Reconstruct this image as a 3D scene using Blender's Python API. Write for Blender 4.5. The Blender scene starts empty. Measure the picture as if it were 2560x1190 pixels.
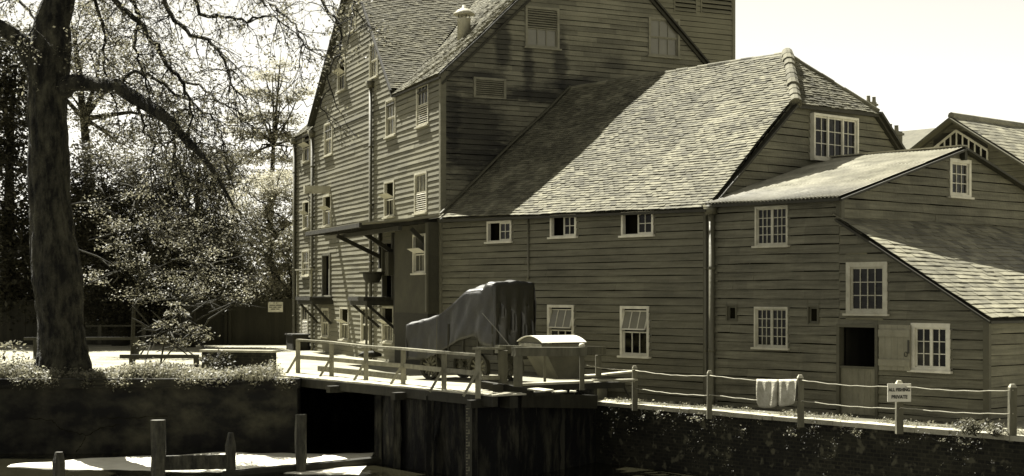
import bpy, math, random
import numpy as np
from mathutils import Vector as V
R=math.radians
random.seed(7); rng=np.random.default_rng(7)
sc=bpy.context.scene; COL=sc.collection
# ---------------------------------------------------------------- camera
FPX=3700.0; CX=1280.0; HV=735.0
cd=bpy.data.cameras.new('camera'); cam=bpy.data.objects.new('camera',cd); COL.objects.link(cam); sc.camera=cam
cam.location=(0,0,0); cam.rotation_euler=(R(90),0,0)
cd.sensor_width=36; cd.lens=36*FPX/2560; cd.shift_y=(HV-595)/2560; cd.clip_start=.5; cd.clip_end=3000
# ---------------------------------------------------------------- light
SUN=V((-1.56,2.24,4.1)).normalized()
w=bpy.data.worlds.new('World'); sc.world=w; w.use_nodes=True
nt=w.node_tree; nt.nodes.clear()
sky=nt.nodes.new('ShaderNodeTexSky'); sky.sky_type='NISHITA'; sky.sun_disc=False
sky.sun_elevation=math.asin(SUN.z); sky.sun_rotation=math.atan2(SUN.x,SUN.y); sky.dust_density=0.1; sky.air_density=1.0
bw=nt.nodes.new('ShaderNodeRGBToBW'); tint=nt.nodes.new('ShaderNodeMix'); tint.data_type='RGBA'; tint.blend_type='MULTIPLY'
tint.inputs[0].default_value=1; tint.inputs[7].default_value=(1,.975,.88,1)
bg=nt.nodes.new('ShaderNodeBackground'); bg.inputs[1].default_value=.05
wo=nt.nodes.new('ShaderNodeOutputWorld')
nt.links.new(sky.outputs[0],bw.inputs[0]); nt.links.new(bw.outputs[0],tint.inputs[6]); nt.links.new(tint.outputs[2],bg.inputs[0]); nt.links.new(bg.outputs[0],wo.inputs[0])
sd=bpy.data.lights.new('sun','SUN'); sd.energy=5.0; sd.angle=R(.5); sd.color=(1,.97,.88)
so=bpy.data.objects.new('sun',sd); COL.objects.link(so); so.location=(0,0,60); so.rotation_euler=(-SUN).to_track_quat('-Z','Y').to_euler()
sc.view_settings.view_transform='Standard'; sc.view_settings.look='None'; sc.view_settings.gamma=1; sc.view_settings.exposure=2.1
sc.cycles.filter_width=1.55; sc.cycles.max_bounces=6; sc.cycles.transparent_max_bounces=8; sc.cycles.use_denoising=True
# ---------------------------------------------------------------- materials
def tone(v,k=1.0):                       # the warm olive greys of everything in this place
    s=min(1,v)**.5
    return (v, v*(.935+.03*s), v*(.50+.36*s)*k, 1)
def mat(name,v,var=.25,scale=(3,3,3),rough=.8,island=0.0,bump=0.0,bscale=None,v2=None,spots=None,metal=0.0,trans=0.0,spec=.3,grime=0.0):
    m=bpy.data.materials.new(name); m.use_nodes=True; n=m.node_tree; N=n.nodes; L=n.links
    b=N['Principled BSDF']; b.inputs['Roughness'].default_value=rough; b.inputs['Metallic'].default_value=metal
    b.inputs['Specular IOR Level'].default_value=spec
    tc=N.new('ShaderNodeTexCoord'); mp=N.new('ShaderNodeMapping'); mp.inputs['Scale'].default_value=scale; L.new(tc.outputs['Object'],mp.inputs['Vector'])
    no=N.new('ShaderNodeTexNoise'); no.inputs['Scale'].default_value=1; no.inputs['Detail'].default_value=6; no.inputs['Roughness'].default_value=.65; L.new(mp.outputs[0],no.inputs['Vector'])
    rp=N.new('ShaderNodeValToRGB'); e=rp.color_ramp.elements
    e[0].position=.3; e[1].position=.7; e[0].color=tone(v*(1-var)); e[1].color=tone(v*(1+var) if v2 is None else v2); L.new(no.outputs['Fac'],rp.inputs[0])
    out=rp.outputs[0]
    def mul(out,fac):
        mx=N.new('ShaderNodeMix'); mx.data_type='RGBA'; mx.blend_type='MULTIPLY'; mx.inputs[0].default_value=1; L.new(out,mx.inputs[6]); L.new(fac,mx.inputs[7]); return mx.outputs[2]
    if island:
        g=N.new('ShaderNodeNewGeometry'); mr=N.new('ShaderNodeMapRange'); mr.inputs[3].default_value=1-island; mr.inputs[4].default_value=1+island
        L.new(g.outputs['Random Per Island'],mr.inputs[0]); out=mul(out,mr.outputs[0])
    if grime:                            # broad weather stains
        n2=N.new('ShaderNodeTexNoise'); n2.inputs['Scale'].default_value=.55; n2.inputs['Detail'].default_value=8; n2.inputs['Roughness'].default_value=.7; L.new(tc.outputs['Object'],n2.inputs['Vector'])
        mr=N.new('ShaderNodeMapRange'); mr.inputs[1].default_value=.35; mr.inputs[2].default_value=.62; mr.inputs[3].default_value=1-grime; mr.inputs[4].default_value=1.1; L.new(n2.outputs['Fac'],mr.inputs[0]); out=mul(out,mr.outputs[0])
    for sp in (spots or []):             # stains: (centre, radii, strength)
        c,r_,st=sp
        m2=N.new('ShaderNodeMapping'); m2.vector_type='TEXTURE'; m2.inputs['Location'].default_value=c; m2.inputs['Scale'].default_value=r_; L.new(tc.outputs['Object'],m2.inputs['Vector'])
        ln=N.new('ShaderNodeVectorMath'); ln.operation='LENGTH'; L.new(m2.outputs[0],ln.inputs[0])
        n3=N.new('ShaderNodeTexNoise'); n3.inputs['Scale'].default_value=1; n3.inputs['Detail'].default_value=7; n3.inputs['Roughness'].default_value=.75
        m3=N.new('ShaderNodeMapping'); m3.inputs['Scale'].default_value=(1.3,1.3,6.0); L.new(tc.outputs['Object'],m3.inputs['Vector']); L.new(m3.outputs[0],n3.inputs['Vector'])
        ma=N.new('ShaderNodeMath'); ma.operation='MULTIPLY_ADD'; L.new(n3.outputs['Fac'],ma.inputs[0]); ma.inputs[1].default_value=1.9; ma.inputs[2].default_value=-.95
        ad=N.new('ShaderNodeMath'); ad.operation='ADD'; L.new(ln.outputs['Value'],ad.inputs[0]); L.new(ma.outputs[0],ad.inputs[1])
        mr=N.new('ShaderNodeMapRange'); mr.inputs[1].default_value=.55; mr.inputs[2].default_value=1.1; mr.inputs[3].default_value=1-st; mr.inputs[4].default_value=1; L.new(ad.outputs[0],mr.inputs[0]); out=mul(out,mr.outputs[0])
    L.new(out,b.inputs['Base Color'])
    if bump:
        n4=N.new('ShaderNodeTexNoise'); n4.inputs['Scale'].default_value=bscale or 14; n4.inputs['Detail'].default_value=6; L.new(tc.outputs['Object'],n4.inputs['Vector'])
        bp=N.new('ShaderNodeBump'); bp.inputs['Strength'].default_value=bump; bp.inputs['Distance'].default_value=.03; L.new(n4.outputs['Fac'],bp.inputs['Height']); L.new(bp.outputs[0],b.inputs['Normal'])
    if trans:
        tr=N.new('ShaderNodeBsdfTranslucent'); L.new(out,tr.inputs['Color']); mx=N.new('ShaderNodeMixShader'); mx.inputs[0].default_value=trans
        L.new(b.outputs[0],mx.inputs[1]); L.new(tr.outputs[0],mx.inputs[2]); L.new(mx.outputs[0],N['Material Output'].inputs['Surface'])
    return m
M={}
def patchy(m,p0,p1):
    for nd in m.node_tree.nodes:
        if nd.type=='VALTORGB': nd.color_ramp.elements[1].position=p1; nd.color_ramp.elements[0].position=p0
    return m
# ---------------------------------------------------------------- mesh collector
class MB:
    def __init__(s): s.v=[]; s.f=[]
    def quad(s,*p): 
        i=len(s.v); s.v+= [tuple(q) for q in p]; s.f.append(tuple(range(i,i+len(p))))
    def hexa(s,p):                       # 8 corners: bottom ring 0-3, top ring 4-7
        i=len(s.v); s.v+=[tuple(q) for q in p]
        for f in ((3,2,1,0),(4,5,6,7),(0,1,5,4),(1,2,6,5),(2,3,7,6),(3,0,4,7)): s.f.append(tuple(i+k for k in f))
    def box(s,F,a0,a1,z0,z1,o0,o1):
        s.hexa([F(a0,z0,o0),F(a1,z0,o0),F(a1,z0,o1),F(a0,z0,o1),F(a0,z1,o0),F(a1,z1,o0),F(a1,z1,o1),F(a0,z1,o1)])
    def prism(s,bot,top):
        n=len(bot); i=len(s.v); s.v+=[tuple(q) for q in bot]+[tuple(q) for q in top]
        s.f.append(tuple(reversed(range(i,i+n)))); s.f.append(tuple(range(i+n,i+2*n)))
        for k in range(n): s.f.append((i+k,i+(k+1)%n,i+n+(k+1)%n,i+n+k))
    def beam(s,p,q,w,h,up=(0,0,1)):      # rectangular bar between two points
        p=V(p);q=V(q);d=(q-p).normalized();u=V(up)
        if abs(d.dot(u))>.98:u=V((1,0,0)) if abs(d.z)>.9 else V((0,0,1))
        a=d.cross(u).normalized(); c=a.cross(d).normalized(); a=a*w/2; c=c*h/2
        s.hexa([p-a-c,p+a-c,q+a-c,q-a-c,p-a+c,p+a+c,q+a+c,q-a+c])
    def tube(s,pts,rad,n=8,cap=True,flat=None):
        pts=[V(p) for p in pts]; rr=rad if isinstance(rad,(list,tuple)) else [rad]*len(pts); i0=len(s.v); ref=None
        for k,p in enumerate(pts):
            d=(pts[min(k+1,len(pts)-1)]-pts[max(k-1,0)]).normalized()
            if ref is None: ref=V((0,0,1)) if abs(d.z)<.9 else V((1,0,0))
            a=d.cross(ref); a=a.normalized() if a.length>1e-6 else V((1,0,0)); b=a.cross(d).normalized(); ref=b if abs(d.dot(b))<.95 else ref
            for j in range(n):
                t=2*math.pi*j/n; r=rr[k]*(1+(flat(k,t) if flat else 0)); s.v.append(tuple(p+a*math.cos(t)*r+b*math.sin(t)*r))
        for k in range(len(pts)-1):
            for j in range(n):
                a=i0+k*n+j;b=i0+k*n+(j+1)%n; s.f.append((a,b,b+n,a+n))
        if cap: s.f.append(tuple(reversed(range(i0,i0+n)))); e=i0+(len(pts)-1)*n; s.f.append(tuple(range(e,e+n)))
    def lathe(s,base,prof,n=20):
        i0=len(s.v)
        for r,z in prof:
            for j in range(n): t=2*math.pi*j/n; s.v.append((base[0]+r*math.cos(t),base[1]+r*math.sin(t),base[2]+z))
        for k in range(len(prof)-1):
            for j in range(n): a=i0+k*n+j;b=i0+k*n+(j+1)%n; s.f.append((a,b,b+n,a+n))
        s.f.append(tuple(reversed(range(i0,i0+n)))); e=i0+(len(prof)-1)*n; s.f.append(tuple(range(e,e+n)))
    def build(s,name,material,parent=None,smooth=False):
        off=OFF.get(parent.name,V((0,0,0))) if parent else V((0,0,0))
        me=bpy.data.meshes.new(name); arr=np.array(s.v,dtype=float).reshape(-1,3)-np.array(off)
        me.from_pydata(arr.tolist(),[],s.f); me.materials.append(M[material] if isinstance(material,str) else material); me.update()
        if smooth: me.polygons.foreach_set('use_smooth',[True]*len(me.polygons))
        o=bpy.data.objects.new(name,me); COL.objects.link(o)
        if parent: o.parent=parent; OFF[o.name]=off
        return o
OFF={}
def fastmesh(name,verts,nper,material,parent=None):   # many equal polygons
    off=OFF.get(parent.name,V((0,0,0))) if parent else V((0,0,0))
    verts=np.asarray(verts,dtype=np.float32)-np.array(off,dtype=np.float32); nv=len(verts); nf=nv//nper
    me=bpy.data.meshes.new(name); me.vertices.add(nv); me.vertices.foreach_set('co',verts.ravel())
    me.loops.add(nv); me.loops.foreach_set('vertex_index',np.arange(nv,dtype=np.int32))
    me.polygons.add(nf); me.polygons.foreach_set('loop_start',np.arange(0,nv,nper,dtype=np.int32)); me.polygons.foreach_set('loop_total',np.full(nf,nper,dtype=np.int32))
    me.materials.append(M[material]); me.update(calc_edges=True); me.validate()
    o=bpy.data.objects.new(name,me); COL.objects.link(o)
    if parent: o.parent=parent; OFF[o.name]=off
    return o
def tag(o,label,cat,group=None,kind=None):
    if label:o['label']=label
    if cat:o['category']=cat
    if group:o['group']=group
    if kind:o['kind']=kind
    return o
def thing(name,label,cat,loc,group=None):
    o=bpy.data.objects.new(name,None); COL.objects.link(o); o.location=loc; o.empty_display_size=.2; OFF[o.name]=V(loc); return tag(o,label,cat,group)
def struct(o,label=None,cat=None): o['kind']='structure'; return tag(o,label,cat)
# ---------------------------------------------------------------- planes of the place
class Pl:                                # vertical plane: a along d, z up, o outward along n
    def __init__(s,ox,oy,dx,dy,nx,ny):
        l=math.hypot(dx,dy); s.o=(ox,oy); s.d=(dx/l,dy/l); l=math.hypot(nx,ny); s.n=(nx/l,ny/l)
    def __call__(s,a,z,o=0): return V((s.o[0]+a*s.d[0]+o*s.n[0], s.o[1]+a*s.d[1]+o*s.n[1], z))
    def A(s,u,o=0):                      # where sight line u meets the plane
        k=(u-CX)/FPX; ox=s.o[0]+o*s.n[0]; oy=s.o[1]+o*s.n[1]; return (k*oy-ox)/(s.d[0]-k*s.d[1])
    def Z(s,u,v,o=0): return (HV-v)/FPX*s(s.A(u,o),0,o).y
    def rect(s,u0,v0,u1,v1,o=0):
        a=[s.A(u0,o),s.A(u1,o)]; um=(u0+u1)/2; z=[s.Z(um,v0,o),s.Z(um,v1,o)]
        return min(a),max(a),min(z),max(z)
def W(u,v,Y): return V(((u-CX)/FPX*Y,Y,(HV-v)/FPX*Y))
C=(-1.928,40.76); K=(4.44,33.57)
dM=(-.360,.933); qM=(.892,.451); dL=(-.663,.748); bL=(.748,.663)
MF=Pl(*C,*dM,-.933,-.36)                 # tall mill long front
MQ=Pl(*C,*qM,.451,-.892)                 # tall mill gable end
LF=Pl(*K,*dL,-.748,-.663)                # low mill front (a>0) and shed front (a<0)
LQ=Pl(*K,*bL,.663,-.748)                 # low mill half hipped end
g3=LF(-3.62,0); SQ=Pl(g3.x,g3.y,*bL,.663,-.748)
g4=LF(-7.03,0); TQ=Pl(g4.x,g4.y,*bL,.663,-.748)
GY=-2.09; GP=-2.50                       # yard level, path level
# ---------------------------------------------------------------- weatherboards
def clip(poly,ax,val,keep_gt):
    out=[]; n=len(poly)
    for i in range(n):
        p=poly[i];q=poly[(i+1)%n]; ip=(p[ax]>=val)==keep_gt or p[ax]==val; iq=(q[ax]>=val)==keep_gt or q[ax]==val
        if ip: out.append(p)
        if ip!=iq:
            t=(val-p[ax])/(q[ax]-p[ax]); out.append((p[0]+t*(q[0]-p[0]),p[1]+t*(q[1]-p[1])))
    return out
def boards(mb,F,poly,pitch,holes=(),lip=.03,wob=.004,seed=1,lmin=2.5,lmax=5.5,seg=.9,slot=.015):
    rd=random.Random(seed); zs=[p[1] for p in poly]; z=min(zs); zt=max(zs)
    while z<zt-.01:
        z1=min(z+pitch*(1+rd.uniform(-.04,.04)),zt); last=z1>=zt; zc=z1 if last else z1-slot  # open slot between courses, shaped to draw the shadow line under each board
        r=clip(clip(poly,1,z,True),1,zc,False)
        if len(r)>=3:
            x0=min(p[0] for p in r); x1=max(p[0] for p in r); iv=[(x0,x1,z,zc)]
            for h in holes:
                if h[2]>=zc or h[3]<=z: continue
                nv=[]
                for a,b,u0,u1 in iv:
                    if h[1]<=a or h[0]>=b or h[2]>=u1 or h[3]<=u0: nv.append((a,b,u0,u1)); continue
                    c,d=max(a,h[0]),min(b,h[1])
                    if c>a: nv.append((a,c,u0,u1))
                    if d<b: nv.append((d,b,u0,u1))
                    if h[2]>u0+.005: nv.append((c,d,u0,h[2]))
                    if h[3]<u1-.005: nv.append((c,d,h[3],u1))
                iv=nv
            ph=rd.uniform(0,6); jit=rd.uniform(-.003,.003); cuts=[]; x=x0+rd.uniform(.8,lmax)
            while x<x1: cuts.append(x); x+=rd.uniform(lmin,lmax)
            def wv(x): return wob*math.sin(x*1.7+ph)+wob*.6*math.sin(x*4.1+ph*2)
            for a,b,u0,u1 in iv:
                rr=clip(clip(r,1,u0,True),1,u1,False) if (u0>z or u1<zc) else r
                if len(rr)<3: continue
                pts=[a]+[c for c in cuts if a+.25<c<b-.25]+[b]
                for k in range(len(pts)-1):
                    ll=lip*rd.uniform(.85,1.2); zj=rd.uniform(-wob,wob)*.6; zk=rd.uniform(-wob,wob)*.3
                    ns=max(1,int((pts[k+1]-pts[k])/seg)); xs=[pts[k]+(pts[k+1]-pts[k])*j/ns for j in range(ns+1)]
                    def mp(p,o=None):
                        t=(p[1]-z)/pitch; zz=p[1]
                        if t<.02: zz+=zj+wv(p[0])
                        elif not last and abs(p[1]-zc)<1e-5: zz+=zk+wv(p[0])*.5
                        return F(p[0],zz,(ll*(1-.8*min(1,t))+jit+.003) if o is None else o)
                    for j in range(ns):
                        c=clip(clip(rr,0,xs[j],True),0,xs[j+1],False)
                        if len(c)<3: continue
                        i=len(mb.v); mb.v+=[tuple(mp(p)) for p in c]; mb.f.append(tuple(range(i,i+len(c))))
                        bt=[p for p in c if abs(p[1]-z)<1e-6]
                        if len(bt)>=2:
                            a_=min(bt);b_=max(bt); i=len(mb.v); mb.v+=[tuple(mp(a_)),tuple(mp(b_)),tuple(mp(b_,ll-.016)),tuple(mp(a_,ll-.016))]; mb.f.append((i,i+1,i+2,i+3))
                    for xx in (pts[k],pts[k+1]):
                        c=clip(clip(rr,0,xx-1e-4,True),0,xx+1e-4,False)
                        if len(c)>=2:
                            zl=min(p[1] for p in c); zh=max(p[1] for p in c); i=len(mb.v)
                            mb.v+=[tuple(F(xx,zl,0)),tuple(F(xx,zl,ll)),tuple(F(xx,zh,ll*.3)),tuple(F(xx,zh,0))]; mb.f.append((i,i+1,i+2,i+3))
        z=z1
# ---------------------------------------------------------------- tiles
def inpoly(p,poly):
    c=False;n=len(poly);j=n-1
    for i in range(n):
        xi,yi=poly[i];xj,yj=poly[j]
        if (yi>p[1])!=(yj>p[1]) and p[0]<(xj-xi)*(p[1]-yi)/(yj-yi)+xi: c=not c
        j=i
    return c
def span(poly,y):
    xs=[]
    for i in range(len(poly)):
        (xa,ya),(xb,yb)=poly[i],poly[(i+1)%len(poly)]
        if (ya>y)!=(yb>y): xs.append(xa+(y-ya)/(yb-ya)*(xb-xa))
    return (min(xs),max(xs)) if len(xs)>1 else (0,-1)
def tiles(mb,P,poly,tw,gauge,thick=.014,jit=.004,seed=3,lift=.012,skip=0.0,edge=.3):
    """P(a,b,h)->point; a along the eave, b up the slope, h off the slope (metres)"""
    rd=random.Random(seed); a0=min(p[0] for p in poly);a1=max(p[0] for p in poly);b0=min(p[1] for p in poly);b1=max(p[1] for p in poly)
    nb=int((b1-b0)/gauge)+1; na=int((a1-a0)/tw)+2
    for r in range(nb):
        rowz=rd.uniform(-.004,.004)
        for c in range(na):
            a=a0+(c-.5*(r%2))*tw; b=b0+r*gauge; lo_,hi_=span(poly,min(b1-.001,max(b0+.001,b+gauge*.5)))
            ae=min(a+tw,hi_); a=max(a,lo_)
            if ae-a<.02: continue
            wdt=ae-a
            if skip and rd.random()<skip: continue
            g=.0015; l=rd.uniform(0,lift); j=rd.uniform(-jit,jit); k=rd.uniform(-jit,jit); bl=b+j+rowz; br=b+k+rowz; L=gauge*1.25
            hb=thick*1.9+l; ht=thick*.9+l*.15; sk=rd.uniform(-.004,.004)
            p=[P(a+g,bl,hb+sk),P(ae-g,br,hb-sk),P(ae-g,b+L,ht),P(a+g,b+L,ht),P(a+g,bl,hb-thick+sk),P(ae-g,br,hb-thick-sk)]
            i=len(mb.v); mb.v+=[tuple(q) for q in p]; mb.f+=[(i,i+1,i+2,i+3),(i+4,i+5,i+1,i),(i+4,i,i+3),(i+1,i+5,i+2)]
def slope(e0,e1,r0,r1,sag=0.0):          # bilinear roof patch with metric coordinates
    e0,e1,r0,r1=map(V,(e0,e1,r0,r1)); la=((e1-e0).length+(r1-r0).length)/2; lb=((r0-e0).length+(r1-e1).length)/2
    n=((e1-e0).cross(r0-e0)).normalized(); n=n if n.z>0 else -n
    def P(a,b,h=0):
        s=a/la;t=b/lb; p=e0.lerp(e1,s).lerp(r0.lerp(r1,s),t)
        w_=.012*math.sin(a*1.3+b*.7)+.010*math.sin(a*.6-b*1.9+1)+.006*math.sin(a*3.1+b*2.2)
        return p+n*(h+w_-sag*math.sin(math.pi*min(1,max(0,s)))*math.sin(math.pi*min(1,max(0,t))))
    P.la=la;P.lb=lb
    return P
def slab(mb,pts,th=.08):
    pts=[V(p) for p in pts]; n=(pts[1]-pts[0]).cross(pts[2]-pts[0]).normalized(); n=n if n.z>0 else -n
    mb.prism([p-n*th for p in pts],pts)
# ---------------------------------------------------------------- windows
def window(parent,F,rc,cols=3,rows=1,style='sash',name='window',casing=.07,cm='white_paint',gm='glass',sill=True,label=None,proud=.05):
    a0,a1,z0,z1=rc; mb=MB(); c=casing; o0,o1=-.05,proud
    mb.box(F,a0,a0+c,z0,z1,o0,o1); mb.box(F,a1-c,a1,z0,z1,o0,o1); mb.box(F,a0+c,a1-c,z1-c,z1,o0,o1-.003); mb.box(F,a0+c,a1-c,z0,z0+c*.6,o0,o1-.003)
    w_=mb.build(name,cm,parent)
    if label:w_['label']=label
    if sill: s=MB(); s.box(F,a0-.05,a1+.05,z0-.045,z0-.001,-.02,proud+.05); s.build('sill',cm,w_)
    ia,ib,iz,jz=a0+c,a1-c,z0+c*.6,z1-c; t=.016; B=MB(); G=MB(); zm=(iz+jz)/2
    def bars(a,b,z,zz,nc,nr,o,tt=t):
        for k in range(1,nc): x=a+(b-a)*k/nc; B.box(F,x-tt/2,x+tt/2,z,zz,o-.008,o+.012)
        for k in range(1,nr): y=z+(zz-z)*k/nr; B.box(F,a,b,y-tt/2,y+tt/2,o-.008,o+.010)
    def rim(a,b,z,zz,o,s_=.032):
        B.box(F,a,a+s_,z,zz,o-.015,o+.018);B.box(F,b-s_,b,z,zz,o-.015,o+.018);B.box(F,a+s_,b-s_,z,z+s_,o-.015,o+.017);B.box(F,a+s_,b-s_,zz-s_,zz,o-.015,o+.017)
    def pane(a,b,z,zz,o): G.box(F,a,b,z,zz,o-.014,o-.009)
    if style=='sash':
        rim(ia,ib,iz,zm,-.02); rim(ia,ib,zm,jz,.0); pane(ia,ib,iz,zm,-.02); pane(ia,ib,zm+.002,jz,.0)
        bars(ia+.03,ib-.03,iz,zm,cols,1,-.02); bars(ia+.03,ib-.03,zm,jz,cols,1,.0)
    elif style=='open_sash':             # upper sash tipped open, near-black panel as the dark gap over it
        rim(ia,ib,iz,zm,-.02); bars(ia+.03,ib-.03,iz,zm,cols,1,-.02); pane(ia,ib,iz,zm,-.02)
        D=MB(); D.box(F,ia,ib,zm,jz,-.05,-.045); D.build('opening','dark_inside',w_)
        h=(jz-zm)*.55; F2=lambda a,z,o=0: F(a,zm+.03+(z-zm)*.45,.02+(z-zm)*.8+o); B.box(F2,ia,ib,zm,zm+h,-.01,.015)
    elif style=='tilt':                  # hopper: top leans inward, lit look painted as paler glass
        rim(ia,ib,iz,zm,-.02); bars(ia+.03,ib-.03,iz,zm,cols,1,-.02,.02); pane(ia,ib,iz,zm,-.02)
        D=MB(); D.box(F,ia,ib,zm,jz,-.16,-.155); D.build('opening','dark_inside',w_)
        hh=jz-zm; F2=lambda a,z,o=0: F(a,zm+.04+(z-zm)*.86,.09-(z-zm)*.30/hh*.45+o)
        s_=.03
        for (p,q,r_,s2) in ((ia,ia+s_,zm,jz),(ib-s_,ib,zm,jz),(ia,ib,zm,zm+s_*1.3),(ia,ib,jz-s_,jz)): B.box(F2,p,q,r_,s2,-.012,.014)
        for k in range(1,cols): x=ia+(ib-ia)*k/cols; B.box(F2,x-.01,x+.01,zm,jz,-.008,.016)
        g2=MB(); g2.box(F2,ia,ib,zm,jz,-.004,.004); g2.build('tilted_pane','pale_glass',w_)
    elif style=='louvre_low':
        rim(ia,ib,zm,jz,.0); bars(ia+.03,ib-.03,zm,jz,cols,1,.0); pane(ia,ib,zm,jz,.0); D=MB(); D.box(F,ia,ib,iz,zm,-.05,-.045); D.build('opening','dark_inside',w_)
        n=9; S=MB()
        for k in range(n): z=iz+(zm-iz)*(k+.2)/n; h=(zm-iz)/n; S.hexa([F(ia,z,.03),F(ib,z,.03),F(ib,z+h*.55,-.02),F(ia,z+h*.55,-.02),F(ia,z+.012,.034),F(ib,z+.012,.034),F(ib,z+h*.55+.012,-.016),F(ia,z+h*.55+.012,-.016)])
        S.build('louvre_slats','white_paint',w_)
    elif style in('louvre','louvre_top'):
        zb=iz if style=='louvre' else iz+(jz-iz)*.48; n=8
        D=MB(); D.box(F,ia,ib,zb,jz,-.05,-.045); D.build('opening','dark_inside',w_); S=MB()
        for k in range(n): z=zb+(jz-zb)*(k+.15)/n; h=(jz-zb)/n; S.hexa([F(ia,z,.045),F(ib,z,.045),F(ib,z+h*.7,-.02),F(ia,z+h*.7,-.02),F(ia,z+.014,.049),F(ib,z+.014,.049),F(ib,z+h*.7+.014,-.016),F(ia,z+h*.7+.014,-.016)])
        S.build('louvre_slats',cm,w_)
        if zb>iz: rim(ia,ib,iz,zb,-.01); bars(ia+.03,ib-.03,iz,zb,cols,1,-.01,.025); pane(ia,ib,iz,zb,-.01)
    elif style=='case':                  # pair of casements
        m=(ia+ib)/2; 
        for a,b in((ia,m),(m,ib)): rim(a,b,iz,jz,-.01); bars(a+.03,b-.03,iz+.03,jz-.03,cols//2,rows,-.01,t)
        pane(ia,ib,iz,jz,-.01)
    elif style=='half':                  # left half open, right casement of small panes
        m=(ia+ib)/2; sm=min(ia,ib)
        # the P planes count to the left, so the open half is the larger a
        rim(ia,m,iz,jz,-.0); bars(ia+.03,m-.03,iz+.03,jz-.03,2,rows,-.0,t); pane(ia,m,iz,jz,-.0)
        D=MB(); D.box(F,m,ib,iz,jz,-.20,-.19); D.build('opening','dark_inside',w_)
    else:
        rim(ia,ib,iz,jz,-.01,.04); bars(ia+.04,ib-.04,iz+.04,jz-.04,cols,rows,-.01,t*1.1); pane(ia,ib,iz,jz,-.01)
    if G.v: G.build('pane',gm,w_)
    if B.v: B.build('glazing_bars',cm,w_)
    return w_
def downpipe(parent,F,a,z0,z1,r=.055,o=.12,hopper=True,m='pipe_paint'):
    mb=MB(); mb.tube([F(a,z0,o),F(a,z0+.15,o-.04),F(a,z0+.4,o-.02),F(a,z1,o-.02)],r,10)
    z=z0+1.2
    while z<z1-.3: mb.tube([F(a,z,o-.02),F(a,z+.07,o-.02)],r*1.35,10); z+=1.85
    if hopper: mb.hexa([F(a-.09,z1-.05,.0),F(a+.09,z1-.05,.0),F(a+.09,z1-.05,o+.08),F(a-.09,z1-.05,o+.08),F(a-.14,z1+.16,.0),F(a+.14,z1+.16,.0),F(a+.14,z1+.16,o+.13),F(a-.14,z1+.16,o+.13)])
    return mb.build('downpipe',m,parent,True)
exec_parts=[]
# ---------------------------------------------------------------- material list
MQs=lambda u,v: tuple(MQ(MQ.A(u),MQ.Z(u,v),0)-V((*C,0)))
M['mill_boards']=mat('mill_boards',.115,.16,(.7,.7,9),.75,island=.13,bump=.25,grime=.18)
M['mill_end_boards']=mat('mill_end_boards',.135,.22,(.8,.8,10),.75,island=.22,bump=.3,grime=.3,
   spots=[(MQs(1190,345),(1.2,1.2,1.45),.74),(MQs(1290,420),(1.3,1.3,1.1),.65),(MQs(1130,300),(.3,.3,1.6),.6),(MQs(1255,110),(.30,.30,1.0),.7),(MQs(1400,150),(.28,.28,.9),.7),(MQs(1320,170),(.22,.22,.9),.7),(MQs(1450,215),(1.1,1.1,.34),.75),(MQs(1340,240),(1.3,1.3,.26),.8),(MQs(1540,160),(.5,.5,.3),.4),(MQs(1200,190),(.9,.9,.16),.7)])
M['low_boards']=mat('low_boards',.10,.32,(.8,.8,10),.75,island=.09,bump=.3,grime=.2)
M['shed_boards']=mat('shed_boards',.108,.38,(.9,.9,14),.75,island=.12,bump=.35,grime=.3)
M['tower_boards']=mat('tower_boards',.12,.1,(.7,.7,6),.8,bump=.2,grime=.15)
M['trim']=mat('trim',.07,.2,(2,2,2),.7,bump=.2)
M['trim_dark']=mat('trim_dark',.025,.3,(2,2,2),.7,bump=.2)
M['white_paint']=mat('white_paint',.52,.16,(4,4,4),.6,bump=.15,grime=.25)
M['pipe_paint']=mat('pipe_paint',.09,.2,(3,3,1),.5,bump=.15)
M['old_tile']=mat('old_tile',.115,.42,(1.7,1.7,1.7),.9,island=.34,bump=.5,bscale=30,grime=.35)
M['mill_tile']=mat('mill_tile',.11,.3,(2,2,2),.9,island=.3,bump=.4,bscale=30,grime=.2)
M['slate']=mat('slate',.15,.35,(1.5,1.5,1.5),.62,island=.36,bump=.3,grime=.3,spec=.4)
M['roof_under']=mat('roof_under',.03,.2)
M['corrugated']=mat('corrugated',.25,.5,(1.6,1.6,1.6),.55,bump=.1,grime=.25,spec=.4)
M['dark_roof']=mat('dark_roof',.07,.3,(3,3,3),.85,bump=.3)
M['dark_inside']=mat('dark_inside',.008,.1,rough=1,spec=0)  # near-black colour stands for the shade inside openings; also fills the cracks
def glassmat(name,v,rough,coat,var):
    m=mat(name,v,var,(1.2,1.2,1.6),rough,spec=.5); return m
M['glass']=glassmat('glass',.008,.12,0,.6); M['glass'].node_tree.nodes['Principled BSDF'].inputs['Specular IOR Level'].default_value=.10
M['glass'].node_tree.nodes['Principled BSDF'].inputs['Base Color'].links[0].from_node
for nd in M['glass'].node_tree.nodes:
    if nd.type=='VALTORGB': nd.color_ramp.elements[1].color=tone(.05); nd.color_ramp.elements[1].position=.8; nd.color_ramp.elements[0].position=.5  # pale blotches paint reflections into the pane colour
M['glass_grey']=glassmat('glass_grey',.07,.25,0,.5)  # grey of reflections and curtains put into the pane colour
M['pale_glass']=glassmat('pale_glass',.12,.3,0,.2)  # pale colour for panes with blinds and for the lit look of tilted sashes
M['plaster']=mat('plaster',.045,.14,(1,1,2),.9,bump=.3,grime=.3)
M['plaster_dark']=mat('plaster_dark',.022,.2,(1,1,2),.9,bump=.3)
M['timber']=mat('timber',.19,.35,(6,6,1.2),.85,bump=.35,grime=.2)
M['timber_grey']=mat('timber_grey',.10,.35,(6,6,1.2),.85,bump=.35,grime=.2)
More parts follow.
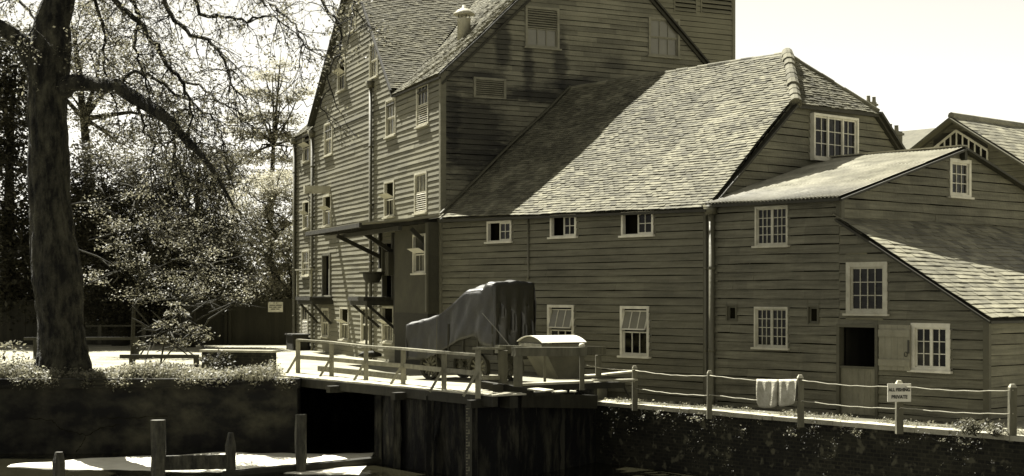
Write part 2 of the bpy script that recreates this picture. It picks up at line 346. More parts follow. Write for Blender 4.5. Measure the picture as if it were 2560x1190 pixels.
M['timber_dark']=mat('timber_dark',.022,.4,(5,5,1),.8,bump=.3)
M['canopy_sheet']=mat('canopy_sheet',.16,.2,(2,2,2),.6)
M['frame_grey']=mat('frame_grey',.16,.2,(4,4,4),.7)
M['shed_paint']=mat('shed_paint',.38,.2,(4,4,4),.65,bump=.15,grime=.25)
M['metal_dark']=mat('metal_dark',.03,.3,(4,4,4),.5)
M['lead']=mat('lead',.22,.25,(3,3,3),.6,bump=.2)
M['cowl_paint']=mat('cowl_paint',.3,.25,(3,3,2),.7,bump=.2,grime=.2)
# ================================================================ TALL MILL
mill=thing('mill_building','tall weatherboarded watermill with steep tiled gables and rows of pale sash windows','mill building',(C[0],C[1],GY))
# stains are placed relative to the object origin, whose z is GY
for mname in ('mill_end_boards',):
    for nd in M[mname].node_tree.nodes:
        if nd.type=='MAPPING' and nd.vector_type=='TEXTURE': l=list(nd.inputs['Location'].default_value); nd.inputs['Location'].default_value=(l[0],l[1],l[2]-GY)
win=[]
for (r,st) in (((846,146,866,226),'open_sash'),((926,106,947,194),'sash'),((874,20,892,78),'sash'),
   ((759,332,777,404),'open_sash'),((813,306,833,388),'sash'),((967,246,992,340),'sash'),((1044,208,1074,314),'louvre_low'),
   ((759,502,775,572),'open_sash'),((810,487,830,565),'open_sash'),((963,452,988,542),'open_sash'),((1039,430,1070,532),'louvre_low'),
   ((757,625,775,690),'sash'),((755,763,772,838),'louvre_low'),((806,770,824,842),'sash'),((852,768,874,850),'open_sash'),((905,767,928,856),'sash'),((958,766,986,856),'open_sash')):
    win.append((MF.rect(*r),st))
doorL=MF.rect(808,633,829,738); doorR=MF.rect(958,600,998,742)
holes=[w_[0] for w_ in win]+[doorL,doorR]
mb=MB(); boards(mb,MF,[(0,GY-.3),(17.95,GY-.3),(17.95,6.15),(0,6.15)],.155,holes,.030,seed=11,slot=.008)
mb.build('front_wall','mill_boards',mill)
mb=MB(); boards(mb,MF,[(4.55,6.14),(14.9,6.14),(9.12,10.75)],.155,holes,.030,seed=12,slot=.008); mb.build('front_gable','mill_boards',mill)
qw=[((1312,18,1397,120),'louvre_top'),((1620,45,1698,142),'sash'),((1183,195,1264,246),'louvre')]
qh=[(MQ.rect(*r),s) for r,s in qw]
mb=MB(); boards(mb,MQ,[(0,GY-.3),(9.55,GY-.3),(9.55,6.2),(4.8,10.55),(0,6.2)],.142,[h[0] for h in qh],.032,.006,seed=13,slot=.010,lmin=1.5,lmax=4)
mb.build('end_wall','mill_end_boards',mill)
mb=MB()                                   # plain back walls close the shell
PB=lambda a,b,z: V((C[0]+a*dM[0]+b*qM[0],C[1]+a*dM[1]+b*qM[1],z))
mb.quad(PB(0,9.5,GY-.3),PB(17.95,9.5,GY-.3),PB(17.95,9.5,6.1),PB(0,9.5,6.1)); mb.quad(PB(17.95,0,GY-.3),PB(17.95,9.5,GY-.3),PB(17.95,9.5,6.1),PB(17.95,4.8,10.5),PB(17.95,0,6.1))
mb.build('back_wall','mill_boards',mill)
mb=MB()                                   # corner boards
mb.box(MF,-.03,.11,GY-.3,6.1,-.02,.055); mb.box(MQ,-.052,.10,GY-.3,6.15,-.02,.052); mb.build('corner_board','mill_boards',mill)
mb=MB(); mb.box(MF,17.86,17.98,GY-.3,6.1,-.02,.055); mb.build('corner_board','mill_boards',mill)
for i,(rc,st) in enumerate(win): window(mill,MF,rc,3,1,st,gm='glass_grey' if i%3 else 'glass',casing=.06,cm='shed_paint')
for i,(rc,st) in enumerate(qh): window(mill,MQ,rc,3 if i==1 else 3,1,st,casing=.07,cm='frame_grey',gm='pale_glass',sill=i<2)
for rc,nm in ((doorL,'loading_door'),(doorR,'loading_door')):
    a0,a1,z0,z1=rc; mb=MB(); mb.box(MF,a0,a0+.08,z0,z1,-.1,.06); mb.box(MF,a1-.08,a1,z0,z1,-.1,.06); mb.box(MF,a0+.08,a1-.08,z1-.09,z1,-.1,.055)
    d=mb.build(nm,'trim',mill); mb=MB(); mb.box(MF,a0+.08,a1-.08,z0,z1-.09,-.35,-.34); mb.build('opening','dark_inside',d)
    mb=MB(); mb.box(MF,a0+.08,a0+.08+(a1-a0)*.38,z0,z1-.1,-.06,-.02); mb.build('door_leaf','timber_grey',d)
# roofs
er=MF(-.16,6.03,.14); el=MF(4.5,6.16,.14)
main=lambda a,b,z: PB(a,b,z)
e0=MF(-.16,6.03,.14); e1=MF(9.2,6.03,.14); r0=PB(-.16,4.8,10.62); r1=PB(9.2,4.8,10.62)
Pm=slope(e0,e1,r0,r1,.16); mb=MB(); tiles(mb,Pm,[(0,-.01),(4.5,-.01),(Pm.la,Pm.lb),(0,Pm.lb)],.175,.105,seed=21,lift=.014)
mb.build('front_roof_tiles','mill_tile',mill)
e0=MF(15.0,6.03,.14); e1=MF(18.25,6.03,.14); Pn=slope(e0,e1,PB(15.0,4.8,10.62),PB(18.25,4.8,10.62),.1); mb=MB(); tiles(mb,Pn,[(0,0),(Pn.la,0),(Pn.la,Pn.lb),(0,Pn.lb)],.175,.105,seed=22); mb.build('front_roof_tiles','mill_tile',mill)
c0=MF(4.42,6.22,.15); c1=PB(4.42,5.0,6.22); s0=MF(9.1,10.92,.15); s1=PB(9.1,5.0,10.92)
Pc=slope(c0,c1,s0,s1,.06); mb=MB(); tiles(mb,Pc,[(-.02,-.01),(.45,-.01),(Pc.la,Pc.lb),(-.02,Pc.lb)],.175,.105,seed=23,lift=.012); mb.build('gable_roof_tiles','mill_tile',mill)
mb=MB(); dz=.07
slab(mb,[MF(-.1,5.80,.05),MF(18.2,5.80,.05),PB(18.2,4.8,10.32),PB(-.1,4.8,10.32)],.06)
slab(mb,[PB(-.1,9.8,5.96),PB(18.2,9.8,5.96),PB(18.2,4.8,10.53),PB(-.1,4.8,10.53)],.08)
slab(mb,[MF(4.42,6.02,.14),PB(4.42,4.6,6.02),PB(9.1,4.6,10.72),MF(9.1,10.72,.14)],.07)
slab(mb,[MF(15.15,6.28,.15),PB(15.15,4.6,6.28),PB(9.1,4.6,10.84),MF(9.1,10.84,.15)],.09)
mb.build('roof_boarding','roof_under',mill)
mb=MB()                                   # barge boards
mb.beam(MF(4.40,6.16,.13),MF(9.1,10.80,.13),.05,.16,MF.n+(0,)); mb.beam(MF(15.2,6.22,.13),MF(9.1,10.80,.13),.05,.18,MF.n+(0,))
pts=[Pm(.03,b,-.03) for b in np.linspace(0,Pm.lb,9)]
for i in range(8): mb.beam(pts[i],pts[i+1],.05,.15,MQ.n+(0,))
mb.beam(PB(-.1,9.75,6.05),PB(-.1,4.8,10.58),.05,.15,MQ.n+(0,))
mb.beam(MF(-.1,5.95,.09),MF(4.4,5.98,.09),.06,.05); mb.beam(MF(15.2,5.95,.09),MF(18.2,5.95,.09),.06,.05)
mb.build('barge_board','trim_dark',mill)
mb=MB(); slab(mb,[PB(9.8,-.15,10.3),PB(9.8,4.6,10.3),PB(9.0,4.6,10.98),PB(9.0,-.15,10.98)],.03); mb.build('ridge_capping','mill_tile',mill)
# ventilator cowl on the front slope, by the valley
g=PB(5.0,1.75,7.45)
gy=44.9; g=W(1160,80,45.4); q=g.copy()
mb=MB(); mb.lathe((g.x,g.y,g.z-.25),[(.21,0),(.20,.60),(.215,.62),(.215,.66),(.19,.67)],20)
cw=mb.build('roof_ventilator','cowl_paint',mill,True)
mb=MB(); mb.lathe((g.x,g.y,g.z+.52),[(.33,0),(.335,.03),(.18,.16),(.07,.21),(.05,.30),(.01,.31)],20); mb.build('cowl_cap','cowl_paint',cw,True)
mb=MB(); 
for k in range(4): t=k*math.pi/2+.4; mb.tube([(g.x+.18*math.cos(t),g.y+.18*math.sin(t),g.z+.35),(g.x+.18*math.cos(t),g.y+.18*math.sin(t),g.z+.56)],.015,6)
mb.build('cowl_stay','metal_dark',cw)
# louvred tower rising behind the gable
TO=-3.2; ta1=MQ.A(1836,TO); mb=MB(); Ft=lambda a,z,o=0: MQ(a,z,TO+o)
lz=Ft(0,0); lA=MQ.rect(1684,-60,1742,33,TO); lB=MQ.rect(1751,-60,1831,37,TO)
boards(mb,Ft,[(ta1-4.2,5.0),(ta1,5.0),(ta1,11.2),(ta1-4.2,11.2)],.17,[lA,lB],.014,seed=31); mb.box(Ft,ta1-.1,ta1+.02,5.0,11.2,-.03,.03)
tw_=mb.build('tower','tower_boards',mill)
mb=MB(); Bt=lambda a,z,b: MQ(a,z,TO-b)
mb.quad(Bt(ta1,5,0),Bt(ta1,5,3.5),Bt(ta1,11.2,3.5),Bt(ta1,11.2,0)); mb.quad(Bt(ta1-4.2,5,0),Bt(ta1-4.2,5,3.5),Bt(ta1-4.2,11.2,3.5),Bt(ta1-4.2,11.2,0)); mb.quad(Bt(ta1-4.2,5,3.5),Bt(ta1,5,3.5),Bt(ta1,11.2,3.5),Bt(ta1-4.2,11.2,3.5)); mb.prism([Bt(ta1-4.3,11.2,-.1),Bt(ta1+.1,11.2,-.1),Bt(ta1+.1,11.2,3.6),Bt(ta1-4.3,11.2,3.6)],[Bt(ta1-4.3,11.3,-.1),Bt(ta1+.1,11.3,-.1),Bt(ta1+.1,11.3,3.6),Bt(ta1-4.3,11.3,3.6)])
mb.build('tower_side','tower_boards',tw_)
for rc in (lA,lB): window(mill,Ft,rc,1,1,'louvre',name='tower_louvre',casing=.05,cm='tower_boards',sill=False,proud=.03)
# pipes on the front
for u,zt in ((742,5.95),(787,5.9),(934,None)):
    a=MF.A(u); z1=5.85 if zt else MF.Z(934,216); downpipe(mill,MF,a,GY,z1,.06)
M['beam_pale']=mat('beam_pale',.34,.25,(4,4,4),.8)
# hoist beam with hook
a=MF.A(826); z=MF.Z(826,474); mb=MB(); mb.hexa([MF(a-.1,z-.12,0),MF(a+.1,z-.12,0),MF(a+.1,z-.16,.95),MF(a-.1,z-.16,.95),MF(a-.1,z+.12,0),MF(a+.1,z+.12,0),MF(a+.1,z+.12,.95),MF(a-.1,z+.12,.95)])
hb=mb.build('hoist_beam','beam_pale',mill); mb=MB(); mb.tube([MF(a,z-.14,.8),MF(a,z-.26,.8)],.02,6); mb.tube([MF(a,z-.26,.8)+V((.07*math.sin(t),0,-.07+.07*math.cos(t))) for t in np.linspace(0,4.6,9)],.018,6); mb.build('hook','metal_dark',hb)
# canopy over the loading bay
A0=6.2; CO=2.35; mb=MB()
mb.hexa([MF(0,2.12,.04),MF(A0,2.12,.04),MF(A0,1.89,CO),MF(0,1.89,CO),MF(0,2.17,.04),MF(A0,2.17,.04),MF(A0,1.93,CO),MF(0,1.93,CO)]); cn=mb.build('canopy','canopy_sheet',mill)
mb=MB(); mb.box(MF,-.05,A0+.05,1.80,1.915,CO-.06,CO+.02); mb.hexa([MF(A0,1.98,.05),MF(A0+.06,1.98,.05),MF(A0+.06,1.78,CO),MF(A0,1.78,CO),MF(A0,2.15,.05),MF(A0+.06,2.15,.05),MF(A0+.06,1.92,CO),MF(A0,1.92,CO)])
for k in range(8): a=.3+k*.78; mb.beam(MF(a,2.03,.05),MF(a,1.82,CO-.07),.06,.10)
mb.beam(MF(0,1.80,1.2),MF(A0,1.80,1.2),.1,.12); mb.build('canopy_rafters','timber_dark',cn)
for a,o in ((5.9,1.45),(4.0,1.1),(.45,.75)): mb=MB(); mb.beam(MF(a,1.80,o),MF(a,1.15,.06),.10,.12); mb.box(MF,a-.06,a+.06,.80,1.95,.03,.12); mb.build('canopy_brace','timber_dark',cn)
# engine bay below the canopy : plain rendered, darker dado
bA=MF.A(990); mb=MB(); mb.box(MF,.12,bA-1.1,GY+1.55,1.98,.0,.36); mb.build('rendered_bay','plaster',mill)
mb=MB(); mb.box(MF,.12,bA-1.1,GY-.3,GY+1.548,.0,.37); mb.build('bay_dado','plaster_dark',mill)
mb=MB(); mb.box(MF,.10,.22,GY+1.6,1.97,.36,.42); mb.build('bay_post','trim',mill)
Fb=lambda a,z,o=0: MF(a,z,.37+o)
rb=MF.rect(1037,585,1068,683,.37); window(mill,Fb,rb,3,1,'open_sash',casing=.06,proud=.07)
mb=MB(); mb.box(MF,bA-1.1,bA-.75,GY+.9,1.8,.02,.30); mb.box(MF,bA-.3,bA-.15,GY+1.9,1.85,.05,.2); mb.build('bay_post','timber_dark',mill)
mb=MB(); mb.box(MF,bA-.72,bA-.35,.55,1.25,.05,.45); mb.build('switch_box','plaster',mill)
# loading platforms with brackets
def platform(a0,a1,z,out,rail=True):
    mb=MB(); mb.box(MF,a0,a1,z-.12,z,.04,out); mb.box(MF,a0-.04,a1+.04,z-.26,z-.121,.04,out-.08); p=mb.build('loading_platform','timber_dark',mill)
    for a in (a0+.1,a1-.1): mb=MB(); mb.beam(MF(a,z-.25,out-.15),MF(a,z-.95,.06),.06,.08); mb.build('platform_bracket','timber_dark',p)
    if rail:
        mb=MB()
        for a,o in((a0+.05,out-.06),(a1-.05,out-.06)): mb.box(MF,a-.035,a+.035,z,z+.95,o-.035,o+.035)
        mb.box(MF,a0-.1,a1+.1,z+.95,z+1.0,out-.11,out); mb.box(MF,a1-.07,a1,z+.95,z+1.0,.04,out-.12)
        mb.build('platform_rail','timber',p)
    return p
pa=MF.A(818); platform(pa-.9,pa+1.3,MF.Z(818,742),.85)
pb=MF.A(975); zb=MF.Z(975,742); platform(pb-.8,pb+1.1,zb,1.05,False)
# ================================================================ LOW MILL
low=thing('low_mill_building','long low weatherboarded mill wing with big mossy tiled roof half hipped at the right','mill building',(K[0],K[1],GP))
aC=LF.A(1107)-.02; ezl=LF.Z(1100,546,.18); ezr=LF.Z(1772,517,.18)
lw=[((1220,552,1281,604),'half'),((1378,536,1443,592),'half'),((1556,528,1636,588),'half'),((1371,762,1437,884),'tilt'),((1553,765,1625,890),'tilt')]
lh=[(LF.rect(*r),s) for r,s in lw]
mb=MB(); boards(mb,LF,[(.07,GP-.2),(aC,GP-.2),(aC,ezl+.12),(.07,ezr+.16)],.172,[h[0] for h in lh],.040,.007,seed=41)
mb.build('front_wall','low_boards',low)
HQ1=(LQ.A(1979),LQ.Z(1979,257)); HQ2=(LQ.A(2186),LQ.Z(2186,281)); qr=LQ.rect(2023,290,2135,402)
mb=MB(); boards(mb,LQ,[(.05,1.2),(9.3,1.2),(9.3,2.0),(HQ2[0],HQ2[1]),(HQ1[0],HQ1[1]),(.05,2.0)],.185,[qr],.034,.006,seed=42); mb.build('end_wall','shed_boards',low)
mb=MB(); mb.box(LF,-.02,.10,GP-.2,ezr+.1,-.02,.05); mb.build('corner_board','trim',low)
for i,(rc,st) in enumerate(lh): window(low,LF,rc,3 if st=='tilt' else 2,2,st,casing=.055 if st=='half' else .07)
# projecting six-light casement of the hipped end
a0,a1,z0,z1=qr; Fq=lambda a,z,o=0: LQ(a,z,.09+o)
bw_=window(low,Fq,(a0,a1,z0,z1),6,3,'plain',casing=.06,proud=.06); mb=MB(); mb.box(LQ,a0,a1,z0,z1,-.02,.045); mb.build('bay_box','white_paint',bw_)
mb=MB(); m=(a0+a1)/2
for t in (1/3,2/3): x=a0+(a1-a0)*t; mb.box(Fq,x-.03,x+.03,z0+.05,z1-.06,-.02,.03)
mb.build('mullion','white_paint',bw_)
# roof
E0=LF(LF.A(1098,.18),ezl,.18); E1=LF(-.14,ezr,.18)
RL=W(1426,222,42.58); RR=W(1968,136,37.75); RR2=RR-V((dL[0],dL[1],0))*1.46*0.99
RR2=RR+V((-dL[0],-dL[1],0))*1.46
Pl_=slope(E0,E1,RL,RR2,.05); Hh1=LQ(HQ1[0],HQ1[1],.13); tH=(Hh1-E1).length/(RR2-E1).length
mb=MB(); tiles(mb,Pl_,[(0,-.01),(Pl_.la,-.01),(Pl_.la,Pl_.lb*tH),(Pl_.la*(1-1.46/(RR2-RL).length),Pl_.lb),(0,Pl_.lb)],.165,.098,seed=51,lift=.018,jit=.008,thick=.014,skip=.0)
mb.build('roof_tiles','old_tile',low)
Hh2=LQ(HQ2[0],HQ2[1],.13); mid=(Hh1+Hh2)/2; up=RR-mid; h0=Hh1-up*.04; h1=Hh2-up*.04
Ph=slope(h0,h1,h0+up*1.04,h1+up*1.04,0); mb=MB(); tiles(mb,Ph,[(-.05,-.01),(Ph.la+.05,-.01),(Ph.la/2,Ph.lb)],.165,.10,seed=52,lift=.02,jit=.01); mb.build('hip_tiles','old_tile',low)
bk=V((bL[0],bL[1],0)); BE0=LF(aC-.2,1.9,-9.6); BE1=LF(-.14,1.9,-9.6)
mb=MB(); n_=V((0,0,-.06))
for i in range(12):
    for j in range(8):
        q=[]
        for (x,y) in ((i,j),(i+1,j),(i+1,j+1),(i,j+1)):
            b=Pl_.lb*y/8*.999; tt=y/8; amax=Pl_.la*(1-(1.46/(RR2-RL).length)*max(0,(tt-tH)/(1-tH))); q.append(Pl_(amax*x/12,b,-.03))
        mb.quad(*q)
slab(mb,[Hh1+n_,Hh2+n_,RR+n_],.05); slab(mb,[RL+n_,RR+n_,Hh2+n_,BE1,BE0],.07)
mb.build('roof_boarding','roof_under',low)
mb=MB(); lp=[LQ(0,0,0)]
mb.beam(E1+V((0,0,-.10)),Hh1+V((0,0,-.08)),.05,.15,LQ.n+(0,)); mb.beam(Hh1+V((0,0,-.08)),Hh2+V((0,0,-.08)),.05,.1,(0,0,1)); mb.beam(Hh2+V((0,0,-.02)),BE1+V((0,0,.05)),.07,.2,LQ.n+(0,))
mb.build('barge_board','trim_dark',low)
def ridge_tiles(p,q,r,l,parent,m,name,seed=1,squash=1):
    rd=random.Random(seed); p=V(p);q=V(q); n=int((q-p).length/l); mb=MB(); d=(q-p)/n
    for i in range(n):
        a=p+d*i; b=p+d*(i+1.08); k=rd.uniform(.93,1.1); j=V((0,0,rd.uniform(-.01,.012))); mb.tube([a+j,b+j+V((0,0,.012))],[r*k*1.12,r*k*.92],10)
    return mb.build(name,m,parent)
ridge_tiles(RL+V((0,0,-.02)),RR+V((0,0,-.02)),.085,.33,low,'old_tile','ridge_tiles',3)
ridge_tiles(Hh1+V((0,0,-.02)),RR+V((0,0,.03)),.145,.27,low,'old_tile','hip_capping',4)
ridge_tiles(Hh2,RR,.06,.33,low,'old_tile','hip_capping',5)
mb=MB()                                   # lead flashing against the tall mill
pts=[Pl_(.02,b,.09) for b in np.linspace(.1,Pl_.lb,8)]
for i in range(7): mb.beam(pts[i]+V(MQ.n+(0,))*.03,pts[i+1]+V(MQ.n+(0,))*.03,.04,.10,MQ.n+(0,))
mb.build('flashing_board','trim',low)
mb=MB()                                   # gutter
for i in range(6):
    t0,t1=i/6,(i+1)/6; a=E0.lerp(E1,t0)+V((0,0,-.08));b=E0.lerp(E1,t1)+V((0,0,-.08)); mb.beam(a,b,.11,.06)
mb.build('gutter','trim_dark',low)
downpipe(low,LF,LF.A(1779,.1),GP+.0,ezr-.12,.065,.12); downpipe(low,LF,LF.A(1324),LF.Z(1324,700),ezl-.15,.025,.07,False); downpipe(low,LF,LF.A(1764,.08),GP,ezr-.2,.03,.09,False)
# ================================================================ SHED with corrugated roof and lean-to
shed=thing('corrugated_shed','weatherboarded shed under a bright corrugated iron roof with slated lean to at the right','shed',tuple(LF(-3.6,GP)))
s1=[((1890,515,1972,614),'case'),((1888,767,1972,869),'case')]
sh=[(LF.rect(*r),s) for r,s in s1]; vents=[LF.rect(1818,761,1845,803),LF.rect(2021,763,2050,810)]
big=LF.rect(2118,655,2221,784); wr=LF.rect(2280,808,2378,926); door=LF.rect(2097,811,2196,1040)
ct=LF.Z(2100,494,.1); lz0=LF.Z(2107,542,.06); lz1=LF.Z(2470,797,.1)
hs=[h[0] for h in sh]+vents+[big,wr,door]
mb=MB(); boards(mb,LF,[(-3.62,GP-.1),(-.10,GP-.1),(-.10,ct+.05),(-3.62,ct+.02)],.192,hs,.040,.008,seed=61,lmin=1.4,lmax=3.4,seg=.4)
mb.build('front_wall','shed_boards',shed)
mb=MB(); boards(mb,LF,[(-7.03,GP-.1),(-3.62,GP-.1),(-3.62,lz0-.03),(-7.03,lz1-.03)],.192,hs,.040,.008,seed=61,lmin=1.4,lmax=3.4,seg=.4); mb.build('lean_to_front','shed_boards',shed)
gw=SQ.rect(2371,398,2424,492); pkA=SQ.A(2400); pkZ=SQ.Z(2400,374)
mb=MB(); boards(mb,SQ,[(0,1.2),(2*pkA,1.2),(2*pkA,ct),(pkA,pkZ-.03),(0,ct)],.20,[gw],.038,.007,seed=62,seg=.5); mb.build('gable_wall','shed_boards',shed)
mb=MB(); boards(mb,TQ,[(0,GP-.1),(8,GP-.1),(8,lz1),(0,lz1)],.205,[],.038,.007,seed=63,seg=.5); mb.build('lean_to_side','shed_boards',shed)
mb=MB(); mb.box(LF,-7.09,-6.96,GP-.1,lz1-.02,-.02,.06); mb.build('corner_board','trim',shed); mb=MB(); mb.box(SQ,-.03,.09,1.55,ct-.05,-.02,.05); mb.box(LF,-3.66,-3.56,1.5,ct,-.02,.06); mb.build('corner_board','trim',shed); mb=MB(); mb.box(LF,-.14,-.06,GP,ct,-.02,.07); mb.build('corner_board','trim',shed)
mb=MB(); mb.quad(LF(-3.5,GP,-8),LF(-7,GP,-8),LF(-7,lz1,-8),LF(-3.5,1.5,-8)); mb.quad(LF(0,GP,-9),LF(-3.6,GP,-9),LF(-3.6,ct,-9),LF(0,ct,-9)); mb.build('back_wall','shed_boards',shed)
for rc,s in sh: window(shed,LF,rc,6,4,'case',casing=.045,cm='shed_paint')
for rc in vents: window(shed,LF,rc,1,1,'none',name='vent_opening',casing=.035,sill=False,gm='dark_inside',cm='trim')
window(shed,LF,big,4,3,'plain',casing=.10,cm='shed_paint',label='large twelve pane window above the stable door')
window(shed,LF,wr,4,3,'case',casing=.09); window(shed,SQ,gw,3,3,'plain',casing=.09)
# stable door : lower leaf shut, upper leaf swung open against the wall
a0,a1,z0,z1=door; zm=LF.Z(2150,919); mb=MB(); mb.box(LF,a0-.02,a0+.05,z0,z1,-.1,.06); mb.box(LF,a1-.05,a1+.02,z0,z1,-.1,.06); mb.box(LF,a0+.05,a1-.05,z1-.06,z1,-.1,.058)
dr=mb.build('stable_door','trim',shed); mb=MB(); mb.box(LF,a0+.05,a1-.05,z0+.03,zm,-.05,-.005)
for k in range(1,6): x=a0+.05+(a1-a0-.1)*k/6; mb.box(LF,x-.004,x+.004,z0+.03,zm,-.006,.0)
M['door_paint']=mat('door_paint',.16,.22,(3,3,1.5),.8,bump=.3,grime=.35)
mb.build('lower_leaf','door_paint',dr)
mb=MB(); mb.box(LF,a0+.05,a1-.05,zm-.02,zm+.025,-.06,.03); mb.build('leaf_capping','trim',dr)
mb=MB(); mb.quad(LF(a0,z0,-2.2),LF(a1+.5,z0,-2.2),LF(a1+.5,z1,-2.2),LF(a0,z1,-2.2)); mb.quad(LF(a1,z0,-.1),LF(a1,z0,-2.2),LF(a1,z1,-2.2),LF(a1,z1,-.1)); mb.quad(LF(a0,z0,-.1),LF(a0,z0,-2.2),LF(a0,z1,-2.2),LF(a0,z1,-.1)); mb.quad(LF(a0,z1,-.1),LF(a0,z1,-2.2),LF(a1,z1,-2.2),LF(a1,z1,-.1)); mb.build('passage','timber_dark',dr)
sr=LF.rect(2197,812,2276,926,.1); s0_,s1_,t0,t1=sr; mb=MB()
nb=5
for k in range(nb): x=s0_+(s1_-s0_)*k/nb; mb.box(LF,x+.002,x+(s1_-s0_)/nb-.002,t0,t1,.075,.105)
mb.box(LF,s0_,s1_,t1-.24,t1-.10,.104,.13); mb.box(LF,s0_,s1_,t0+.09,t0+.22,.104,.13)
M['door_pale']=mat('door_pale',.2,.2,(3,3,1.5),.8,bump=.3,grime=.3); ul=mb.build('upper_leaf','door_pale',dr)
mb=MB(); mb.box(LF,s0_+.02,s0_+.06,t0+.35,t1-.3,.104,.118); mb.tube([LF(s0_+.09+.035*math.cos(t),t0+.33+.05*math.sin(t),.125) for t in np.linspace(0,6.28,11)],.008,5); mb.build('door_fittings','metal_dark',dr)
# corrugated roof
oh=.14; er0=LF(-3.62-oh,LF.Z(2104,491,.22),.22); el0=LF(-.02,er0.z+.02,.22); rr=SQ(pkA,pkZ+.06,oh); rl=rr+V((dL[0],dL[1],0))*(3.62+oh-.02)
def corr(mb,e0,e1,r0,r1,pitch=.10,amp=.018,th=.006):
    e0,e1,r0,r1=map(V,(e0,e1,r0,r1)); n=((e1-e0).cross(r0-e0)).normalized(); n=n if n.z>0 else -n
    L=(e1-e0).length; m_=int(L/pitch*8); i0=len(mb.v); rows=[0,.32,.325,.66,.665,1]
    for j,t in enumerate(rows):
        for i in range(m_+1):
            s=i/m_; p=(e0.lerp(e1,s)).lerp(r0.lerp(r1,s),t); lap=(.008 if j in(2,4) else 0)+.01*math.sin(s*9+t*4); mb.v.append(tuple(p+n*(amp*math.sin(2*math.pi*s*L/pitch)+lap)))
    for j in range(len(rows)-1):
        for i in range(m_): a=i0+j*(m_+1)+i; mb.f.append((a,a+1,a+m_+2,a+m_+1))
    i1=len(mb.v)
    for i in range(m_+1): mb.v.append(tuple(V(mb.v[i0+i])-n*th))
    for i in range(m_): mb.f.append((i0+i,i1+i,i1+i+1,i0+i+1))
mb=MB(); corr(mb,el0,er0,rl,rr); b0=el0+bk*(2*pkA+.4); b1=er0+bk*(2*pkA+.4); corr(mb,b0,b1,rl,rr); mb.build('corrugated_roof','corrugated',shed,True)
mb=MB(); mb.beam(er0+V((0,0,-.07)),rr+V((0,0,-.07)),.05,.13,SQ.n+(0,)); mb.beam(b1+V((0,0,-.07)),rr+V((0,0,-.07)),.05,.17,SQ.n+(0,)); mb.beam(el0+V((0,0,-.06)),er0+V((0,0,-.06)),.04,.06); mb.box(SQ,pkA-.05,pkA+.05,pkZ-.25,pkZ+.05,.02,.16); mb.build('barge_board','trim_dark',shed)
mb=MB(); mb.beam(rl+V((0,0,.02)),rr+V((0,0,.02)),.26,.03); mb.build('ridge_capping','corrugated',shed)
# slated lean-to roof
l0=LF(-7.03-.12,LF.Z(2473,797,.12)+.0,.12); t0_=LF(-3.60,lz0,.12); t1_=t0_+bk*8.2; l1=l0+bk*8.2
Ps=slope(l0,l1,t0_,t1_,0); mb=MB(); tiles(mb,Ps,[(0,-.01),(Ps.la,-.01),(Ps.la,Ps.lb),(0,Ps.lb)],.30,.17,.011,.005,seed=71,lift=.015); mb.build('lean_to_slates','slate',shed)
mb=MB(); slab(mb,[l0+V((0,0,-.04)),l1+V((0,0,-.04)),t1_+V((0,0,-.04)),t0_+V((0,0,-.04))],.05); mb.build('roof_boarding','roof_under',shed)
mb=MB(); mb.beam(l0+V((0,0,-.06)),t0_+V((0,0,-.05)),.035,.10,LF.n+(0,)); mb.beam(l0+V((0,0,-.07)),l1+V((0,0,-.07)),.04,.05); mb.build('barge_board','trim_dark',shed)
# ================================================================ glazed gable workshop behind
gbY=56.0
Gp=W(2392,300,gbY); GG=Pl(Gp.x,Gp.y,*dL,-.748,-.663)    # a=0 under the peak
wk=thing('workshop_building','distant weatherboarded workshop with fan of glass panes high in its gable','workshop',(Gp.x,Gp.y,GP))
zl=lambda u,v: (GG.A(u),GG.Z(u,v))
vL=zl(2270,398); vR=zl(2560,405); pz=Gp.z; base=2.0
slL=(pz-vL[1])/(vL[0]); slR=(pz-vR[1])/(-vR[0]); W_=7.5
gt=[(GG.A(u),0) for u in (2334,2470)]; 
ga0,ga1=GG.A(2470),GG.A(2334); gz0=GG.Z(2400,410)
mb=MB(); boards(mb,GG,[(-W_,base),(W_,base),(W_,pz-slL*W_),(0,pz),(-W_,pz-slR*W_)],.25,[(ga0,ga1,gz0,pz-.45)],.035,seed=81); mb.build('gable_wall','shed_boards',wk)
mb=MB(); n=9; 
for k in range(n+1):
    a=ga0+(ga1-ga0)*k/n; zt=min(pz-.42-(slL*a if a>0 else -slR*a),9); mb.box(GG,a-.028,a+.028,gz0,max(zt,gz0+.1),.0,.07)
mb.box(GG,ga0-.04,ga1+.04,gz0-.12,gz0,.0,.08); mb.box(GG,ga0,ga0+.08,gz0-1.3,gz0-.1,0,.07); mb.box(GG,ga0,GG.A(2405),gz0-.45,gz0-.35,0,.06); mb.box(GG,GG.A(2440)-.03,GG.A(2440)+.03,gz0-1.3,gz0-.4,0,.06)

